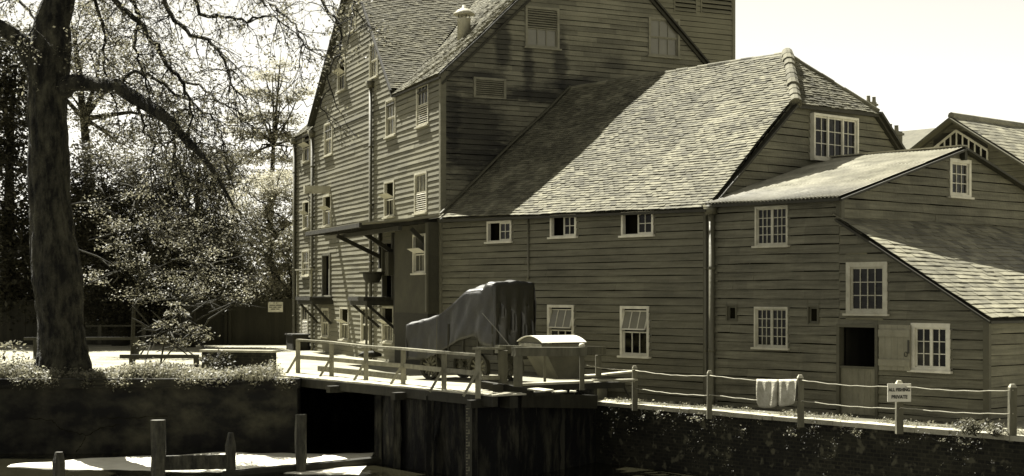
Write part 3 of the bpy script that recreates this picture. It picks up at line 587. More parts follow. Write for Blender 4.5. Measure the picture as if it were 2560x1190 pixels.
for sgn,ga,sl_ in ((1,ga1,slL),(-1,ga0,slR)): mb.beam(GG(0,pz-.40,.04),GG(ga,pz-.40-sl_*abs(ga),.04),.08,.07,GG.n+(0,))
gw_=mb.build('window','white_paint',wk); mb=MB(); mb.quad(GG(ga0,gz0-1.3,.02),GG(ga0,pz-.4,.02),GG(ga1,pz-.4,.02),GG(ga1,gz0-1.3,.02)); 
mb=MB(); mb.quad(GG(ga0,gz0-1.2,.045),GG(ga1,gz0-1.2,.045),GG(ga1,pz-.42-slL*ga1,.045),GG(0,pz-.42,.045),GG(ga0,pz-.42+slR*ga0,.045)); mb.build('pane','glass',gw_)
bb=V((bL[0],bL[1],0)); rt=[GG(0,pz+.1,.4),GG(-W_,pz-slR*W_+.1,.4)]
Pw=slope(rt[1],rt[1]+bb*30,rt[0],rt[0]+bb*30); mb=MB(); tiles(mb,Pw,[(0,0),(Pw.la,0),(Pw.la,Pw.lb),(0,Pw.lb)],.5,.28,.012,.004,seed=82,lift=.01); mb.build('roof_slates','slate',wk)
mb=MB(); slab(mb,[rt[1],rt[1]+bb*30,rt[0]+bb*30,rt[0]],.12); lf=GG(W_,pz-slL*W_+.1,.4); slab(mb,[lf,lf+bb*30,rt[0]+bb*30,rt[0]],.12); mb.build('roof','roof_under',wk)
mb=MB(); mb.beam(rt[0]+V((0,0,-.1)),rt[1]+V((0,0,-.1)),.08,.35,GG.n+(0,)); mb.beam(rt[0]+V((0,0,-.1)),lf+V((0,0,-.1)),.08,.35,GG.n+(0,)); mb.build('barge_board','trim',wk)
mb=MB(); mb.tube([rt[0]+V((0,0,.03)),rt[0]+bb*30+V((0,0,.03))],.14,8); mb.build('ridge_tiles','slate',wk)
# farther tiled roofs and chimneys
def far_house(label,p,wd,dp,hw,hr,m='dark_roof',hipped=True,name='tiled_house'):
    t=thing(name,label,'house',(p.x,p.y,GP)); F=Pl(p.x,p.y,*dL,-.748,-.663); mb=MB()
    mb.box(F,-wd/2,wd/2,GP,hw,-dp,0); mb.build('wall','trim',t); mb=MB(); h=wd*.22 if hipped else -.1
    A,B,C_,D=F(-wd/2-.2,hw,.2),F(wd/2+.2,hw,.2),F(wd/2+.2,hw,-dp-.2),F(-wd/2-.2,hw,-dp-.2); r0=F(-wd/2+h,hr,-dp/2); r1=F(wd/2-h,hr,-dp/2)
    i=len(mb.v); mb.v+=[tuple(x) for x in (A,B,C_,D,r0,r1)]; mb.f+=[(0,1,5,4),(2,3,4,5),(1,2,5),(3,0,4),(3,2,1,0)]; mb.build('roof',m,t)
    if hipped: mb=MB(); mb.tube([r0,A],.10,6); mb.tube([r0,r1],.10,6); mb.tube([r1,B],.10,6); mb.tube([r0,D],.1,6); mb.build('hip_tiles','lead',t)
    return t
p=W(2300,600,68); far_house('dark hipped tiled house roof glimpsed left of the glazed gable',p,7.0,7,4.2,7.5)
p=W(2180,600,76); h2=far_house('small far roof ridge with brick chimney behind the half hipped end',p,6,6,7.0,8.6,hipped=False,name='brick_house')
def chimney(label,u,v0,v1,Y,w_):
    a=W(u,v1,Y); b=W(u,v0,Y); t=thing('chimney_stack',label,'chimney',tuple(a)); F=Pl(a.x,a.y,*dL,-.748,-.663); mb=MB(); mb.box(F,-w_/2,w_/2,a.z-3.5,b.z-.12,-w_/2,w_/2); mb.box(F,-w_/2-.06,w_/2+.06,b.z-.30,b.z-.2,-w_/2-.06,w_/2+.06); mb.build('stack','brick_far',t)
    mb=MB(); mb.lathe((a.x-.12,a.y,b.z-.13),[(.11,0),(.09,.32),(.11,.34)],10); mb.lathe((a.x+.16,a.y,b.z-.13),[(.11,0),(.09,.26),(.11,.28)],10); mb.build('chimney_pot','brick_far',t)
M['brick_far']=mat('brick_far',.16,.3,(6,6,6),.9)
chimney('slim brick chimney rising over the slope of the half hipped roof',2177,250,300,75,.42)
chimney('squat brick chimney pair low beside the end gable slope',2232,322,380,66,.6)
mb=MB()  # near-black sheets added behind the walls to keep slots and openings dark
mb.quad(MF(0,GY-.3,-.22),MF(17.9,GY-.3,-.22),MF(17.9,6,-.22),MF(0,6,-.22)); mb.quad(MF(4.6,6,-.22),MF(14.8,6,-.22),MF(9.1,10.6,-.22)); mb.quad(MQ(.1,GY-.3,-.22),MQ(9.4,GY-.3,-.22),MQ(9.4,6,-.22),MQ(4.8,10.3,-.22),MQ(.1,6,-.22)); mb.build('dark_backing','dark_inside',mill)
mb=MB(); mb.quad(LF(.1,GP,-.22),LF(aC,GP,-.22),LF(aC,ezl,-.22),LF(.1,ezr,-.22)); mb.quad(LQ(.1,1.2,-.22),LQ(9.2,1.2,-.22),LQ(9.2,2,-.22),LQ(HQ2[0],HQ2[1]-.05,-.22),LQ(HQ1[0],HQ1[1]-.05,-.22),LQ(.1,2,-.22)); mb.build('dark_backing','dark_inside',low)
mb=MB(); da0,da1=door[0]+.03,door[1]-.03
mb.quad(LF(da1,GP,-.2),LF(-.12,GP,-.2),LF(-.12,ct-.05,-.2),LF(da1,ct-.05,-.2)); mb.quad(LF(-3.6,door[3],-.2),LF(da1,door[3],-.2),LF(da1,ct-.05,-.2),LF(-3.6,ct-.05,-.2)); mb.quad(LF(-7,GP,-.2),LF(da0,GP,-.2),LF(da0,(lz0+lz1)/2-.2,-.2),LF(-3.6,lz0-.1,-.2),LF(-3.6,lz0-.1,-.2),LF(-7,lz1-.1,-.2)); mb.quad(SQ(.05,1.2,-.2),SQ(2*pkA,1.2,-.2),SQ(2*pkA,ct-.05,-.2),SQ(pkA,pkZ-.1,-.2),SQ(.05,ct-.05,-.2)); mb.quad(TQ(.05,GP,-.2),TQ(8,GP,-.2),TQ(8,lz1-.05,-.2),TQ(.05,lz1-.05,-.2)); mb.build('dark_backing','dark_inside',shed)
# ================================================================ GROUND AND WATER
M['gravel']=mat('gravel',.22,.4,(.9,.9,.9),.95,bump=.5,bscale=9,grime=.18)
M['path']=mat('path',.07,.5,(2.2,2.2,2.2),.95,bump=.6,bscale=9,grime=.3)
M['turf']=mat('turf',.05,.5,(2,2,2),.95,bump=.8,bscale=16)
M['water']=mat('water',.012,.3,(1,1,1),.06,bump=.35,bscale=2.2,spec=.5)
M['foam']=mat('foam',.6,.12,(2.5,2.5,2.5),.7,bump=.3,bscale=5)
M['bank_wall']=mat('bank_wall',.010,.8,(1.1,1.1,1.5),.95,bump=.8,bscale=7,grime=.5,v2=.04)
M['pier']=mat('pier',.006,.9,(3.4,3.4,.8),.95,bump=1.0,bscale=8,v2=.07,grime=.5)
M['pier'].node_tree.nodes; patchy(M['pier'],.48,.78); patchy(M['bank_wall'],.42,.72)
M['coping']=mat('coping',.33,.3,(2,2,2),.9,bump=.5,grime=.3)
GB=[(-70,36.2),(-5.25,36.2),(-5.8,37.6),(-3.08,34.0),(-.33,30.4),(.2,31.6),(1.98,34.3),(8.94,25.85),(16.5,16.0)]
Bk=[V((x,y,0)) for x,y in GB]
mb=MB()
main_=[(-70,36.2),(-5.25,36.2),(-5.8,37.75),(-.33,30.4),(1.7,33.9),(3.2,36.0),(7.9,27.4),(12,29),(14,60),(60,60),(300,400),(300,1500),(-900,1500),(-900,36.2)]
mb.quad(*[(x,y,GY) for x,y in [(-900,36.2),(-5.25,36.2),(-5.8,37.75),(-.33,30.4),(1.4,33.4),(2.4,36.2),(20,60),(700,900),(700,1500),(-900,1500)]])
mb.quad(*[(x,y,GP) for x,y in [(1.4,33.4),(1.98,34.3),(8.94,25.85),(16.5,16),(60,-20),(700,-20),(700,900),(20,60),(2.4,36.2)]])
mb.quad((1.4,33.4,GP),(2.4,36.2,GP),(2.4,36.2,GY),(1.4,33.4,GY)); mb.quad((2.4,36.2,GP),(20,60,GP),(20,60,GY),(2.4,36.2,GY))
struct(mb.build('ground','gravel'))
# turf strip along the left bank, path along the right bank
def wavy(pts,z,m,name,n=60,amp=.12):
    mb=MB(); mb.quad(*[(x,y,z) for x,y in pts]); o=mb.build(name,m); return struct(o)
rd=random.Random(5)
edge=[]; 
for i in range(60):
    t=i/59; x=-60+54.1*t; edge.append((x,38.6+.35*math.sin(i*1.3)+rd.uniform(-.15,.15)-1.0*max(0,(t-.8)/.2)))
mb=MB()
for i in range(59): mb.quad((edge[i][0],36.25,GY+.004),(edge[i+1][0],36.25,GY+.004),(edge[i+1][0],edge[i+1][1],GY+.004),(edge[i][0],edge[i][1],GY+.004))
struct(mb.build('grass_verge','turf'))
mb=MB(); ws=[LF(-8.6+i*.4,0,0) for i in range(40)]
f0=[V((1.98,34.3,0)).lerp(V((8.94,25.85,0)),t) for t in np.linspace(0,1,30)]; a=[(p.x+.25,p.y+.25,GP+.004) for p in f0]; b=[tuple(LF(1.0-8.03*t,GP+.004,.0)) for t in np.linspace(0,1,30)]
for i in range(29): mb.quad(a[i],a[i+1],b[i+1],b[i])
struct(mb.build('path','path'))
mb=MB(); mb.quad((-900,-60,-3.9),(700,-60,-3.9),(700,46,-3.9),(-900,46,-3.9)); struct(mb.build('water','water'))
mb=MB(); nx,ny=120,26                    # foaming outfall
def fh(x,y):
    return -3.885+.10*math.exp(-((y-35.2)/.5)**2)*(.6+.5*math.sin(x*1.7+.6))+.010*math.sin(x*3+y*4)+.005*math.sin(x*8-y*9)
def fe(x): return 34.2-(x+8.5)*.0
for i in range(nx):
    for j in range(ny):
        q=[]
        for (p,r_) in ((i,j),(i+1,j),(i+1,j+1),(i,j+1)):
            s_=p/nx; x=-11.4+8.1*s_; near=33.4-1.6*s_**.8; far=33.7+2.5*min(1,s_*1.9)**.8; y=near+(far-near)*r_/ny; q.append((x,y,fh(x,y)-(.06 if r_ in(0,ny) else 0)))
        mb.quad(*q)
o=mb.build('foaming_water','foam',None,True); o['kind']='structure'
# ---------------------------------------------------------------- banks
def wall_strip(mb,pts,zt,zb,th,rough=.03,seed=1,step=.5):
    rd=random.Random(seed)
    for k in range(len(pts)-1):
        p=V(pts[k]+(0,));q=V(pts[k+1]+(0,)); n=max(1,int((q-p).length/step)); d=(q-p).normalized(); nn=V((d.y,-d.x,0))
        cols=[]
        for i in range(n+1):
            c=p.lerp(q,i/n); rows=[]
            for j in range(6): z=zb+(zt-zb)*j/5; r_=rd.uniform(-rough,rough) if 0<i<n else 0; rows.append((c.x+nn.x*r_,c.y+nn.y*r_,z+(rd.uniform(-rough,rough)*.5 if 0<j<5 else 0)))
            rows.append((c.x-nn.x*th,c.y-nn.y*th,zt)); rows.append((c.x-nn.x*th,c.y-nn.y*th,zb)); cols.append(rows)
        for i in range(n):
            for j in range(7): mb.quad(cols[i][j],cols[i+1][j],cols[i+1][j+1],cols[i][j+1])
        mb.quad(*cols[0]);mb.quad(*cols[-1])
lwall=thing('retaining_wall','cracked dark concrete river wall under the weedy bank at the left','river wall',(-12,36.2,-3.9))
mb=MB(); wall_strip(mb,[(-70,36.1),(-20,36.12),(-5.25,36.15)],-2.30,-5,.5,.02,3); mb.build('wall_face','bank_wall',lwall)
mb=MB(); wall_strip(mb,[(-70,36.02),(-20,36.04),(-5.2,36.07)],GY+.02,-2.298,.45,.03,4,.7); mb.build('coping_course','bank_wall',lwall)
mb=MB()
def crackline(pts,Y):
    P_=[W(u,v,Y) for u,v in pts]
    for i in range(len(P_)-1): 
        n_=5; q_=[P_[i].lerp(P_[i+1],k/n_)+V((0,0,.022*math.sin(k*2.7+i*1.9) if 0<k<n_ else 0)) for k in range(n_+1)]
        for k in range(n_): mb.beam(q_[k],q_[k+1],.008,.008+.012*((k*7+i)%3)/2)
crackline([(60,1045),(130,1050),(150,1072),(185,1082),(220,1088),(250,1070),(300,1062)],36.07); crackline([(250,1046),(330,1044),(420,1040)],36.07); crackline([(215,1090),(205,1110),(190,1130)],36.07); mb.build('crack','dark_inside',lwall)
mb=MB(); 
mb.quad((-5.25,36.15,-5),(-5.25,36.15,GY-.01),(-6.8,48,GY-.01),(-6.8,48,-5)); mb.build('culvert_side','bank_wall',lwall)
pier=thing('sluice_pier','dark stained masonry pier with worn streaky faces under the railed footbridge','sluice pier',(-1.7,32.3,-3.9))
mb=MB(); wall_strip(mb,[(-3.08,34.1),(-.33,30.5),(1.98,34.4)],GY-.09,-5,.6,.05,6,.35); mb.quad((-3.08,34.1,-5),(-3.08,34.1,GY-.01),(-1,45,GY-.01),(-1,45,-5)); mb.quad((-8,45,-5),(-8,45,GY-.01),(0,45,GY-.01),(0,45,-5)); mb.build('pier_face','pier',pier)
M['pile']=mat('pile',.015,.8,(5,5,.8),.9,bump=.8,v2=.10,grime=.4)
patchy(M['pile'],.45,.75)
for (u,wd) in ((952,.10),(1000,.22),(1082,.24),(1190,.2)):
    Y=34.1-(u-950)*.0145; p=W(u,1000,Y); p2=V((p.x-.05,p.y-.12,0)); mb=MB(); mb.beam((p2.x,p2.y,-5),(p2.x,p2.y,GY-.1),wd,.16,(1,0,0)); mb.build('timber_pile','pile',pier)
gp=W(1172,1100,30.55); gauge=thing('depth_gauge','narrow dark depth gauge board with pale tick marks fixed down the pier','depth gauge',(gp.x,gp.y-.2,-3.9))
mb=MB(); mb.hexa([(gp.x-.06,gp.y-.2,-4.3),(gp.x+.07,gp.y-.2,-4.3),(gp.x+.07,gp.y-.14,-4.3),(gp.x-.06,gp.y-.14,-4.3),(gp.x-.06,gp.y-.2,-2.3),(gp.x+.07,gp.y-.2,-2.3),(gp.x+.07,gp.y-.14,-2.3),(gp.x-.06,gp.y-.14,-2.3)]); mb.build('gauge_board','metal_dark',gauge)
mb=MB(); k=0; z=-2.36
while z>-4.2:
    l=.075 if k%4==0 else .03; y=gp.y-.203; mb.quad((gp.x-.05,y,z),(gp.x-.05+l,y,z),(gp.x-.05+l,y,z+.02),(gp.x-.05,y,z+.02))
    if k%4==0: mb.quad((gp.x+.0,y,z+.01),(gp.x+.02,y,z+.01),(gp.x+.02,y,z+.09),(gp.x+.0,y,z+.09))
    z-=.0635;k+=1
mb.build('tick_marks','timber',gauge)
# brick wall right
def brickmat(name,va,vb,mort,scale):
    m=mat(name,va,.4,(2,2,2),.95,bump=.6,grime=.75); n=m.node_tree;N=n.nodes;L=n.links; b=N['Principled BSDF']; src=b.inputs['Base Color'].links[0].from_socket
    br=N.new('ShaderNodeTexBrick'); br.inputs['Scale'].default_value=scale; br.inputs['Mortar Size'].default_value=.035; br.inputs['Color1'].default_value=(1,1,1,1); br.inputs['Color2'].default_value=(.35,.35,.35,1); br.inputs['Mortar'].default_value=(1.15,1.15,1.1,1); br.inputs['Bias'].default_value=.1
    tc=N.new('ShaderNodeTexCoord'); sp=N.new('ShaderNodeSeparateXYZ'); L.new(tc.outputs['Object'],sp.inputs[0]); cb=N.new('ShaderNodeCombineXYZ')
    mm=N.new('ShaderNodeVectorMath'); mm.operation='DOT_PRODUCT'; mm.inputs[1].default_value=(.636,-.772,0); L.new(tc.outputs['Object'],mm.inputs[0]); L.new(mm.outputs['Value'],cb.inputs[0]); L.new(sp.outputs[2],cb.inputs[1]); L.new(cb.outputs[0],br.inputs['Vector'])
    mx=N.new('ShaderNodeMix'); mx.data_type='RGBA'; mx.blend_type='MULTIPLY'; mx.inputs[0].default_value=1; L.new(src,mx.inputs[6]); L.new(br.outputs['Color'],mx.inputs[7])
    # pale worn bricks and lichen
    n5=N.new('ShaderNodeTexNoise'); n5.inputs['Scale'].default_value=5; n5.inputs['Detail'].default_value=3; L.new(tc.outputs['Object'],n5.inputs['Vector']); mr=N.new('ShaderNodeMapRange'); mr.inputs[1].default_value=.58; mr.inputs[2].default_value=.68; mr.inputs[3].default_value=0; mr.inputs[4].default_value=1; L.new(n5.outputs['Fac'],mr.inputs[0])
    m2=N.new('ShaderNodeMix'); m2.data_type='RGBA'; L.new(mr.outputs[0],m2.inputs[0]); L.new(mx.outputs[2],m2.inputs[6]); m2.inputs[7].default_value=tone(vb); L.new(m2.outputs[2],b.inputs['Base Color']); return m
M['river_brick']=brickmat('river_brick',.022,.065,.1,3.2)
rw=thing('brick_river_wall','old dark brick river wall with pale coping below the rope fence','river wall',(5.4,30,-3.9))
d_=V((8.94-1.98,25.85-34.3,0)).normalized(); ex=V((8.94,25.85,0)) ; x2=V((8.98,25.65,0))
mb=MB(); wall_strip(mb,[(1.70,34.64),(8.94,25.85)],GP-.08,-6.2,.4,.02,9,.5); mb.build('wall_face','river_brick',rw)
mb=MB(); e=ex+d_*1.5+V((.4,.3,0)); wall_strip(mb,[(8.96,25.87),(e.x,e.y)],GP-.08,-6.2,.4,.015,9,.5); mb.build('wall_return','pile',rw)
mb=MB(); rd=random.Random(3); nn=V((d_.y,-d_.x,0)); Lw=(ex-V((1.98,34.3,0))).length; x=0
while x<Lw+1.6:
    l=rd.uniform(.35,.8); p=V((2.0,34.28,0))+d_*x; q=p+d_*(l-.01); o_=rd.uniform(-.02,.03); zt=GP+.012+rd.uniform(-.012,.012); w0=.30+rd.uniform(-.05,.05)
    mb.hexa([(p+nn*(.04+o_)).to_tuple()[:2]+(GP-.078,),(q+nn*(.04+o_)).to_tuple()[:2]+(GP-.078,),(q-nn*w0).to_tuple()[:2]+(GP-.078,),(p-nn*w0).to_tuple()[:2]+(GP-.078,),(p+nn*(.04+o_)).to_tuple()[:2]+(zt,),(q+nn*(.04+o_)).to_tuple()[:2]+(zt,),(q-nn*w0).to_tuple()[:2]+(zt,),(p-nn*w0).to_tuple()[:2]+(zt,)]); x+=l
mb.build('coping','coping',rw)
# ================================================================ FOOTBRIDGE RAILING
rail=thing('footbridge_railing','braced pale timber railing with top and middle rail along the sluice footbridge','railing',(-3,34,GY))
RP=[(745,937,850),(829,945,856),(915,955,866),(1008,965,872),(1110,979,881),(1195,990,872)]
tops=[];mids=[]
for i,(u,vb,vt) in enumerate(RP):
    Y=-GY*FPX/(vb-HV); p=W(u,vb,Y); z=(HV-vt)/FPX*Y; mb=MB(); wd=.105+.01*(i==5); mb.beam((p.x,p.y,GY-.05),(p.x,p.y,z-.02),wd,.10,(0,1,0)); mb.build('post','timber',rail); tops.append(V((p.x,p.y,z))); mids.append(V((p.x,p.y,GY+.46)))
    mb=MB(); mb.beam((p.x-.30,p.y-.10,GY+.0),(p.x-.03,p.y-.04,GY+.47),.055,.075,(0,1,0)); mb.build('brace','timber',rail)
tops[-1].z=tops[-2].z-.0; e_=W(1240,871,31.0); 
mb=MB(); 
for i in range(5): mb.beam(tops[i]+V((0,-.02,0)),tops[i+1]+V((0,-.02,0)),.12,.055)
mb.build('top_rail','timber',rail); mb=MB()
for i in range(5): mb.beam(mids[i]+V((.06,-.075,.0)),mids[i+1]+V((.06,-.075,.0)),.05,.10)
mb.build('middle_rail','timber',rail)
pr=W(1262,870,31.4); mb=MB(); mb.beam(W(1188,871,30.25),W(1268,871,31.5),.13,.05); mb.beam(W(1200,944,30.2),W(1262,944,31.4),.05,.09); mb.build('end_rail','timber',rail)
deck=thing('footbridge_deck','plank deck of the sluice footbridge on dark timber bearers','footbridge deck',(-3,34,GY))
P0=V((-5.95,37.9,0)); P1=V((-.2,30.15,0)); dd=(P1-P0).normalized(); pn=V((-dd.y,dd.x,0)); L_=(P1-P0).length; mb=MB(); n=46; rd=random.Random(8)
for i in range(n):
    a=P0+dd*(L_*i/n)-pn*.22; b=P0+dd*(L_*i/n)+pn*rd.uniform(.62,.70); c=dd*(L_/n-.012); z=GY+.045+rd.uniform(-.006,.006); mb.hexa([(a.x,a.y,GY+.008),(a.x+c.x,a.y+c.y,GY+.008),(b.x+c.x,b.y+c.y,GY+.008),(b.x,b.y,GY+.008),(a.x,a.y,z),(a.x+c.x,a.y+c.y,z),(b.x+c.x,b.y+c.y,z),(b.x,b.y,z)])
M['deck_board']=mat('deck_board',.36,.3,(3,3,3),.9,bump=.4); mb.build('planks','deck_board',deck)
mb=MB(); a=P0-pn*.17; b=P1-pn*.17; mb.beam((a.x,a.y,GY-.1),(b.x,b.y,GY-.1),.12,.20); a=P0+pn*.3; b=P1+pn*.3; mb.beam((a.x,a.y,GY-.13),(b.x,b.y,GY-.13),.2,.24)
for i in range(4): a=P0.lerp(P1,.05+i*.3)-pn*.5; b=a+pn*1.2; mb.beam((a.x,a.y,GY-.16),(b.x,b.y,GY-.16),.16,.16)
mb.build('bearer','timber_dark',deck)
k0=W(800,928,40.2);k1=W(1010,950,36.0); kb=MB(); kb.beam((k0.x,k0.y,GY+.07),(k1.x,k1.y,GY+.07),.15,.14); tag(kb.build('timber_baulk','timber_grey'),'long squared timber baulk lying on the yard behind the railing','baulk')
# ================================================================ SLUICE GATE FRAME
sl=thing('sluice_gate','heavy squared timber sluice gate frames with posts and cross beams beside the bridge end','sluice frame',(.5,31.5,GY))
def vpost(u,vt,vb,Y,wd,m='timber_grey'): p=W(u,vt,Y); q=W(u,vb,Y); mb=MB(); mb.beam((p.x,p.y,q.z),p,wd,wd,(0,1,0)); return mb.build('post',m,sl)
vpost(1257,876,958,31.2,.20); vpost(1295,890,966,30.6,.19); vpost(1455,890,975,31.6,.10); vpost(1496,888,940,33.2,.13); vpost(1245,960,1190,31,.22,'timber_dark'); vpost(1330,975,1190,32,.2,'timber_dark'); vpost(1400,975,1190,33,.2,'timber_dark')
mb=MB(); mb.beam(W(1284,879,30.55),W(1462,879,31.6),.16,.185); mb.build('cross_beam','timber_grey',sl)
mb=MB(); mb.beam(W(1243,873,31.3),W(1300,874,31.6),.18,.17); mb.build('cross_beam','timber_grey',sl)
mb=MB(); mb.beam(W(1448,876,32.0),W(1507,876,33.3),.16,.18); mb.build('cross_beam','timber_grey',sl)
mb=MB(); mb.beam(W(1300,961,31.6),W(1480,954,32.2),.16,.05); mb.beam(W(1455,952,32.2),W(1590,949,33.0),.14,.035); mb.beam(W(1500,937,33.6),W(1588,928,33.9),.22,.04); mb.beam(W(1440,941,33.2),W(1510,937,33.5),.30,.04); mb.build('walkway_plank','deck_board',sl)
mb=MB(); mb.beam(W(1205,962,31.4),W(1330,982,31.0),.2,.16); mb.beam(W(1306,986,31),W(1400,982,32),.1,.08); mb.beam(W(1300,968,32.3),W(1560,962,33.2),.12,.14);mb.beam(W(1556,960,33.4),W(1573,992,33.3),.03,.03); mb.beam(W(1290,1000,31.3),W(1480,1004,33.6),.3,.3); mb.build('bearer','timber_dark',sl)
mb=MB(); mb.beam(W(1330,972,30.9),W(1372,977,30.7),.42,.03); mb.beam(W(1386,980,31.0),W(1411,978,31.1),.25,.03); mb.beam(W(1425,978,31.3),W(1440,979,31.3),.22,.03); mb.build('stone_ledge','coping',sl)
mb=MB(); mb.lathe(tuple(W(1455,868,31.6)),[(.05,0),(.07,.03),(.05,.08),(.01,.09)],8); mb.build('post_finial','white_paint',sl,True)
# ================================================================ HOPPER WAGON with curved lid
hw=thing('hopper_wagon','pale sided hopper bin with bright curved sheet lid behind the sluice frame','hopper bin',tuple(W(1400,960,33.0)))
ux=V((.90,.43,0)).normalized(); uy=V((-.43,.90,0)).normalized(); o0=W(1357,900,32.6); o0.z=0
def H(a,b,z): return o0+ux*a+uy*b+V((0,0,z))
zt,zb=-1.14,-1.88; wa=1.0; wb=1.15
mb=MB(); mb.hexa([H(.42,.05,zb),H(wa-.02,.05,zb),H(wa-.02,wb-.1,zb),H(.42,wb-.1,zb),H(0,0,zt),H(wa,0,zt),H(wa,wb,zt),H(0,wb,zt)]); M['bin_paint']=mat('bin_paint',.085,.2,(2,2,2),.7,bump=.2,grime=.3); mb.build('hopper_body','bin_paint',hw)
mb=MB(); mb.beam(H(-.02,-.02,zt),H(wa+.02,-.02,zt),.04,.07); mb.beam(H(-.02,-.02,zt),H(-.02,wb,zt),.04,.07); mb.beam(H(wa,0,zt),H(wa,0,zb-.2),.07,.07,(0,1,0)); mb.beam(H(.05,0,zt),H(.05,0,zb-.2),.06,.06,(0,1,0)); mb.build('bin_frame','timber_grey',hw)
n=14; prof=[]
for i in range(n+1): t=i/n; prof.append((-.06+(wb+.12)*t,zt+.02+.19*math.sin(math.pi*(.06+.88*t))**.75))
M['sheet_lid']=mat('sheet_lid',.55,.08,(2,2,2),.5); mb=MB(); xa,xb=-.05,wa+.06
for i in range(n):
    b,z=prof[i];b2,z2=prof[i+1]; mb.hexa([H(xa,b,z-.015),H(xb,b,z-.015),H(xb,b2,z2-.015),H(xa,b2,z2-.015),H(xa,b,z),H(xb,b,z),H(xb,b2,z2),H(xa,b2,z2)])
mb.build('curved_lid','sheet_lid',hw); mb=MB()
for x in (0,wa): mb.quad(*([H(x,-.04,zt-.02)]+[H(x,b,z-.02) for b,z in prof]+[H(x,wb+.04,zt-.02)]))
mb.build('lid_end','trim',hw)
# ================================================================ LORRY under tarpaulin
lf=V((-.69,.724,0)).normalized(); ls=V((.724,.69,0)).normalized(); lo=V((-.44,34.45,0))
def T(l,s_,z): return lo+lf*(l*.80)+ls*s_+V((0,0,z))
lor=thing('lorry','old lorry with spoked wheels and boarded sides parked under a draped sheet','lorry',tuple(T(1.8,.65,GY)))
mb=MB(); mb.hexa([T(-.05,.1,-1.55),T(-.05,1.2,-1.55),T(3.7,1.2,-1.55),T(3.7,.1,-1.55),T(-.05,.1,-1.42),T(-.05,1.2,-1.42),T(3.7,1.2,-1.42),T(3.7,.1,-1.42)]); mb.build('chassis','metal_dark',lor)
mb=MB()
for k in range(4): z=-1.40+k*.17; mb.hexa([T(-.0,.03,z),T(-.0,1.27,z),T(2.0,1.27,z),T(2.0,.03,z),T(-.0,.03,z+.16),T(-.0,1.27,z+.16),T(2.0,1.27,z+.16),T(2.0,.03,z+.16)])
for l in (.0,.65,1.3,1.95): mb.hexa([T(l,.0,-1.42),T(l+.07,.0,-1.42),T(l+.07,.03,-1.42),T(l,.03,-1.42),T(l,.0,-.72),T(l+.07,.0,-.72),T(l+.07,.03,-.72),T(l,.03,-.72)])
mb.build('side_boards','timber_dark',lor)
mb=MB(); mb.hexa([T(2.1,.25,-1.42),T(2.1,1.05,-1.42),T(3.6,.95,-1.42),T(3.6,.35,-1.42),T(2.1,.25,-.95),T(2.1,1.05,-.95),T(3.6,.95,-1.0),T(3.6,.35,-1.0)]); mb.build('bonnet','metal_dark',lor)
M['rubber']=mat('rubber',.03,.3,(4,4,4),.8); M['wheel_paint']=mat('wheel_paint',.10,.3,(4,4,4),.7)
for (l,s_) in ((.75,.10),(2.95,.10),(.75,1.2),(2.95,1.2)):
    c=T(l,s_,GY+.34); mb=MB(); n=28; r1=.34; r2=.27
    ring=lambda r,o: [c+lf*(r*math.cos(2*math.pi*i/n))+V((0,0,r*math.sin(2*math.pi*i/n)))+ls*o for i in range(n)]
    A_,B_,C2,D2=ring(r1,-.06),ring(r1,.06),ring(r2,.05),ring(r2,-.05)
    for i in range(n):
        j=(i+1)%n; mb.quad(A_[i],A_[j],B_[j],B_[i]); mb.quad(D2[i],D2[j],A_[j],A_[i]); mb.quad(C2[i],C2[j],D2[j],D2[i]); mb.quad(B_[i],B_[j],C2[j],C2[i])
    wh=mb.build('wheel','rubber',lor); mb=MB()
    for k in range(6): t=math.pi*k/6+.2; v_=lf*math.cos(t)+V((0,0,math.sin(t))); mb.beam(c-v_*.265,c+v_*.265,.045,.035,tuple(ls))
    mb.tube([c-ls*.08,c+ls*.06],.065,10); mb.build('spokes','wheel_paint',wh)
# the sheet
M['tarp']=mat('tarp',.014,.3,(2,2,2),.45,bump=.5,bscale=6,grime=.3,spec=.5)
tp=MB(); nl,nw,nd=60,16,14; rd=random.Random(4)
def topz(l):
    pts=[(-.1,.31),(.55,.34),(1.22,.31),(1.38,.25),(1.75,.02),(2.2,-.22),(2.8,-.45),(3.3,-.60),(3.8,-.66)]
    for (a,z),(b,y) in zip(pts,pts[1:]):
        if l<=b: t=(l-a)/(b-a); t=t*t*(3-2*t) if a<1.3 else t; return z+(y-z)*t
    return -.655
def skirt(l):                            # lower hem of the near side
    pts=[(-.1,-1.30),(.5,-1.20),(.9,-1.0),(1.5,-1.12),(2.0,-1.28),(2.6,-1.50),(3.2,-1.62),(3.8,-1.60)]
    for (a,z),(b,y) in zip(pts,pts[1:]):
        if l<=b: return z+(y-z)*(l-a)/(b-a)
    return -1.6
from mathutils import noise as NZ
def fold(l,s_,z): return .07*NZ.noise(V((l*1.3+z*.9,z*.8-l*.5,s_)))+.045*NZ.noise(V((l*4.2+z*2.2,z*1.2-l,s_+3)))+.022*abs(NZ.noise(V((l*9+z*6,z*3,s_+7))))
def ndrop(l): return .03 if l<.25 else .03+.20*min(1,(l-.25)/.2)-.05*max(0,min(1,(l-1.5)/.6))-.13*max(0,min(1,(l-2.4)/.9))
wT=1.34; rows=[]
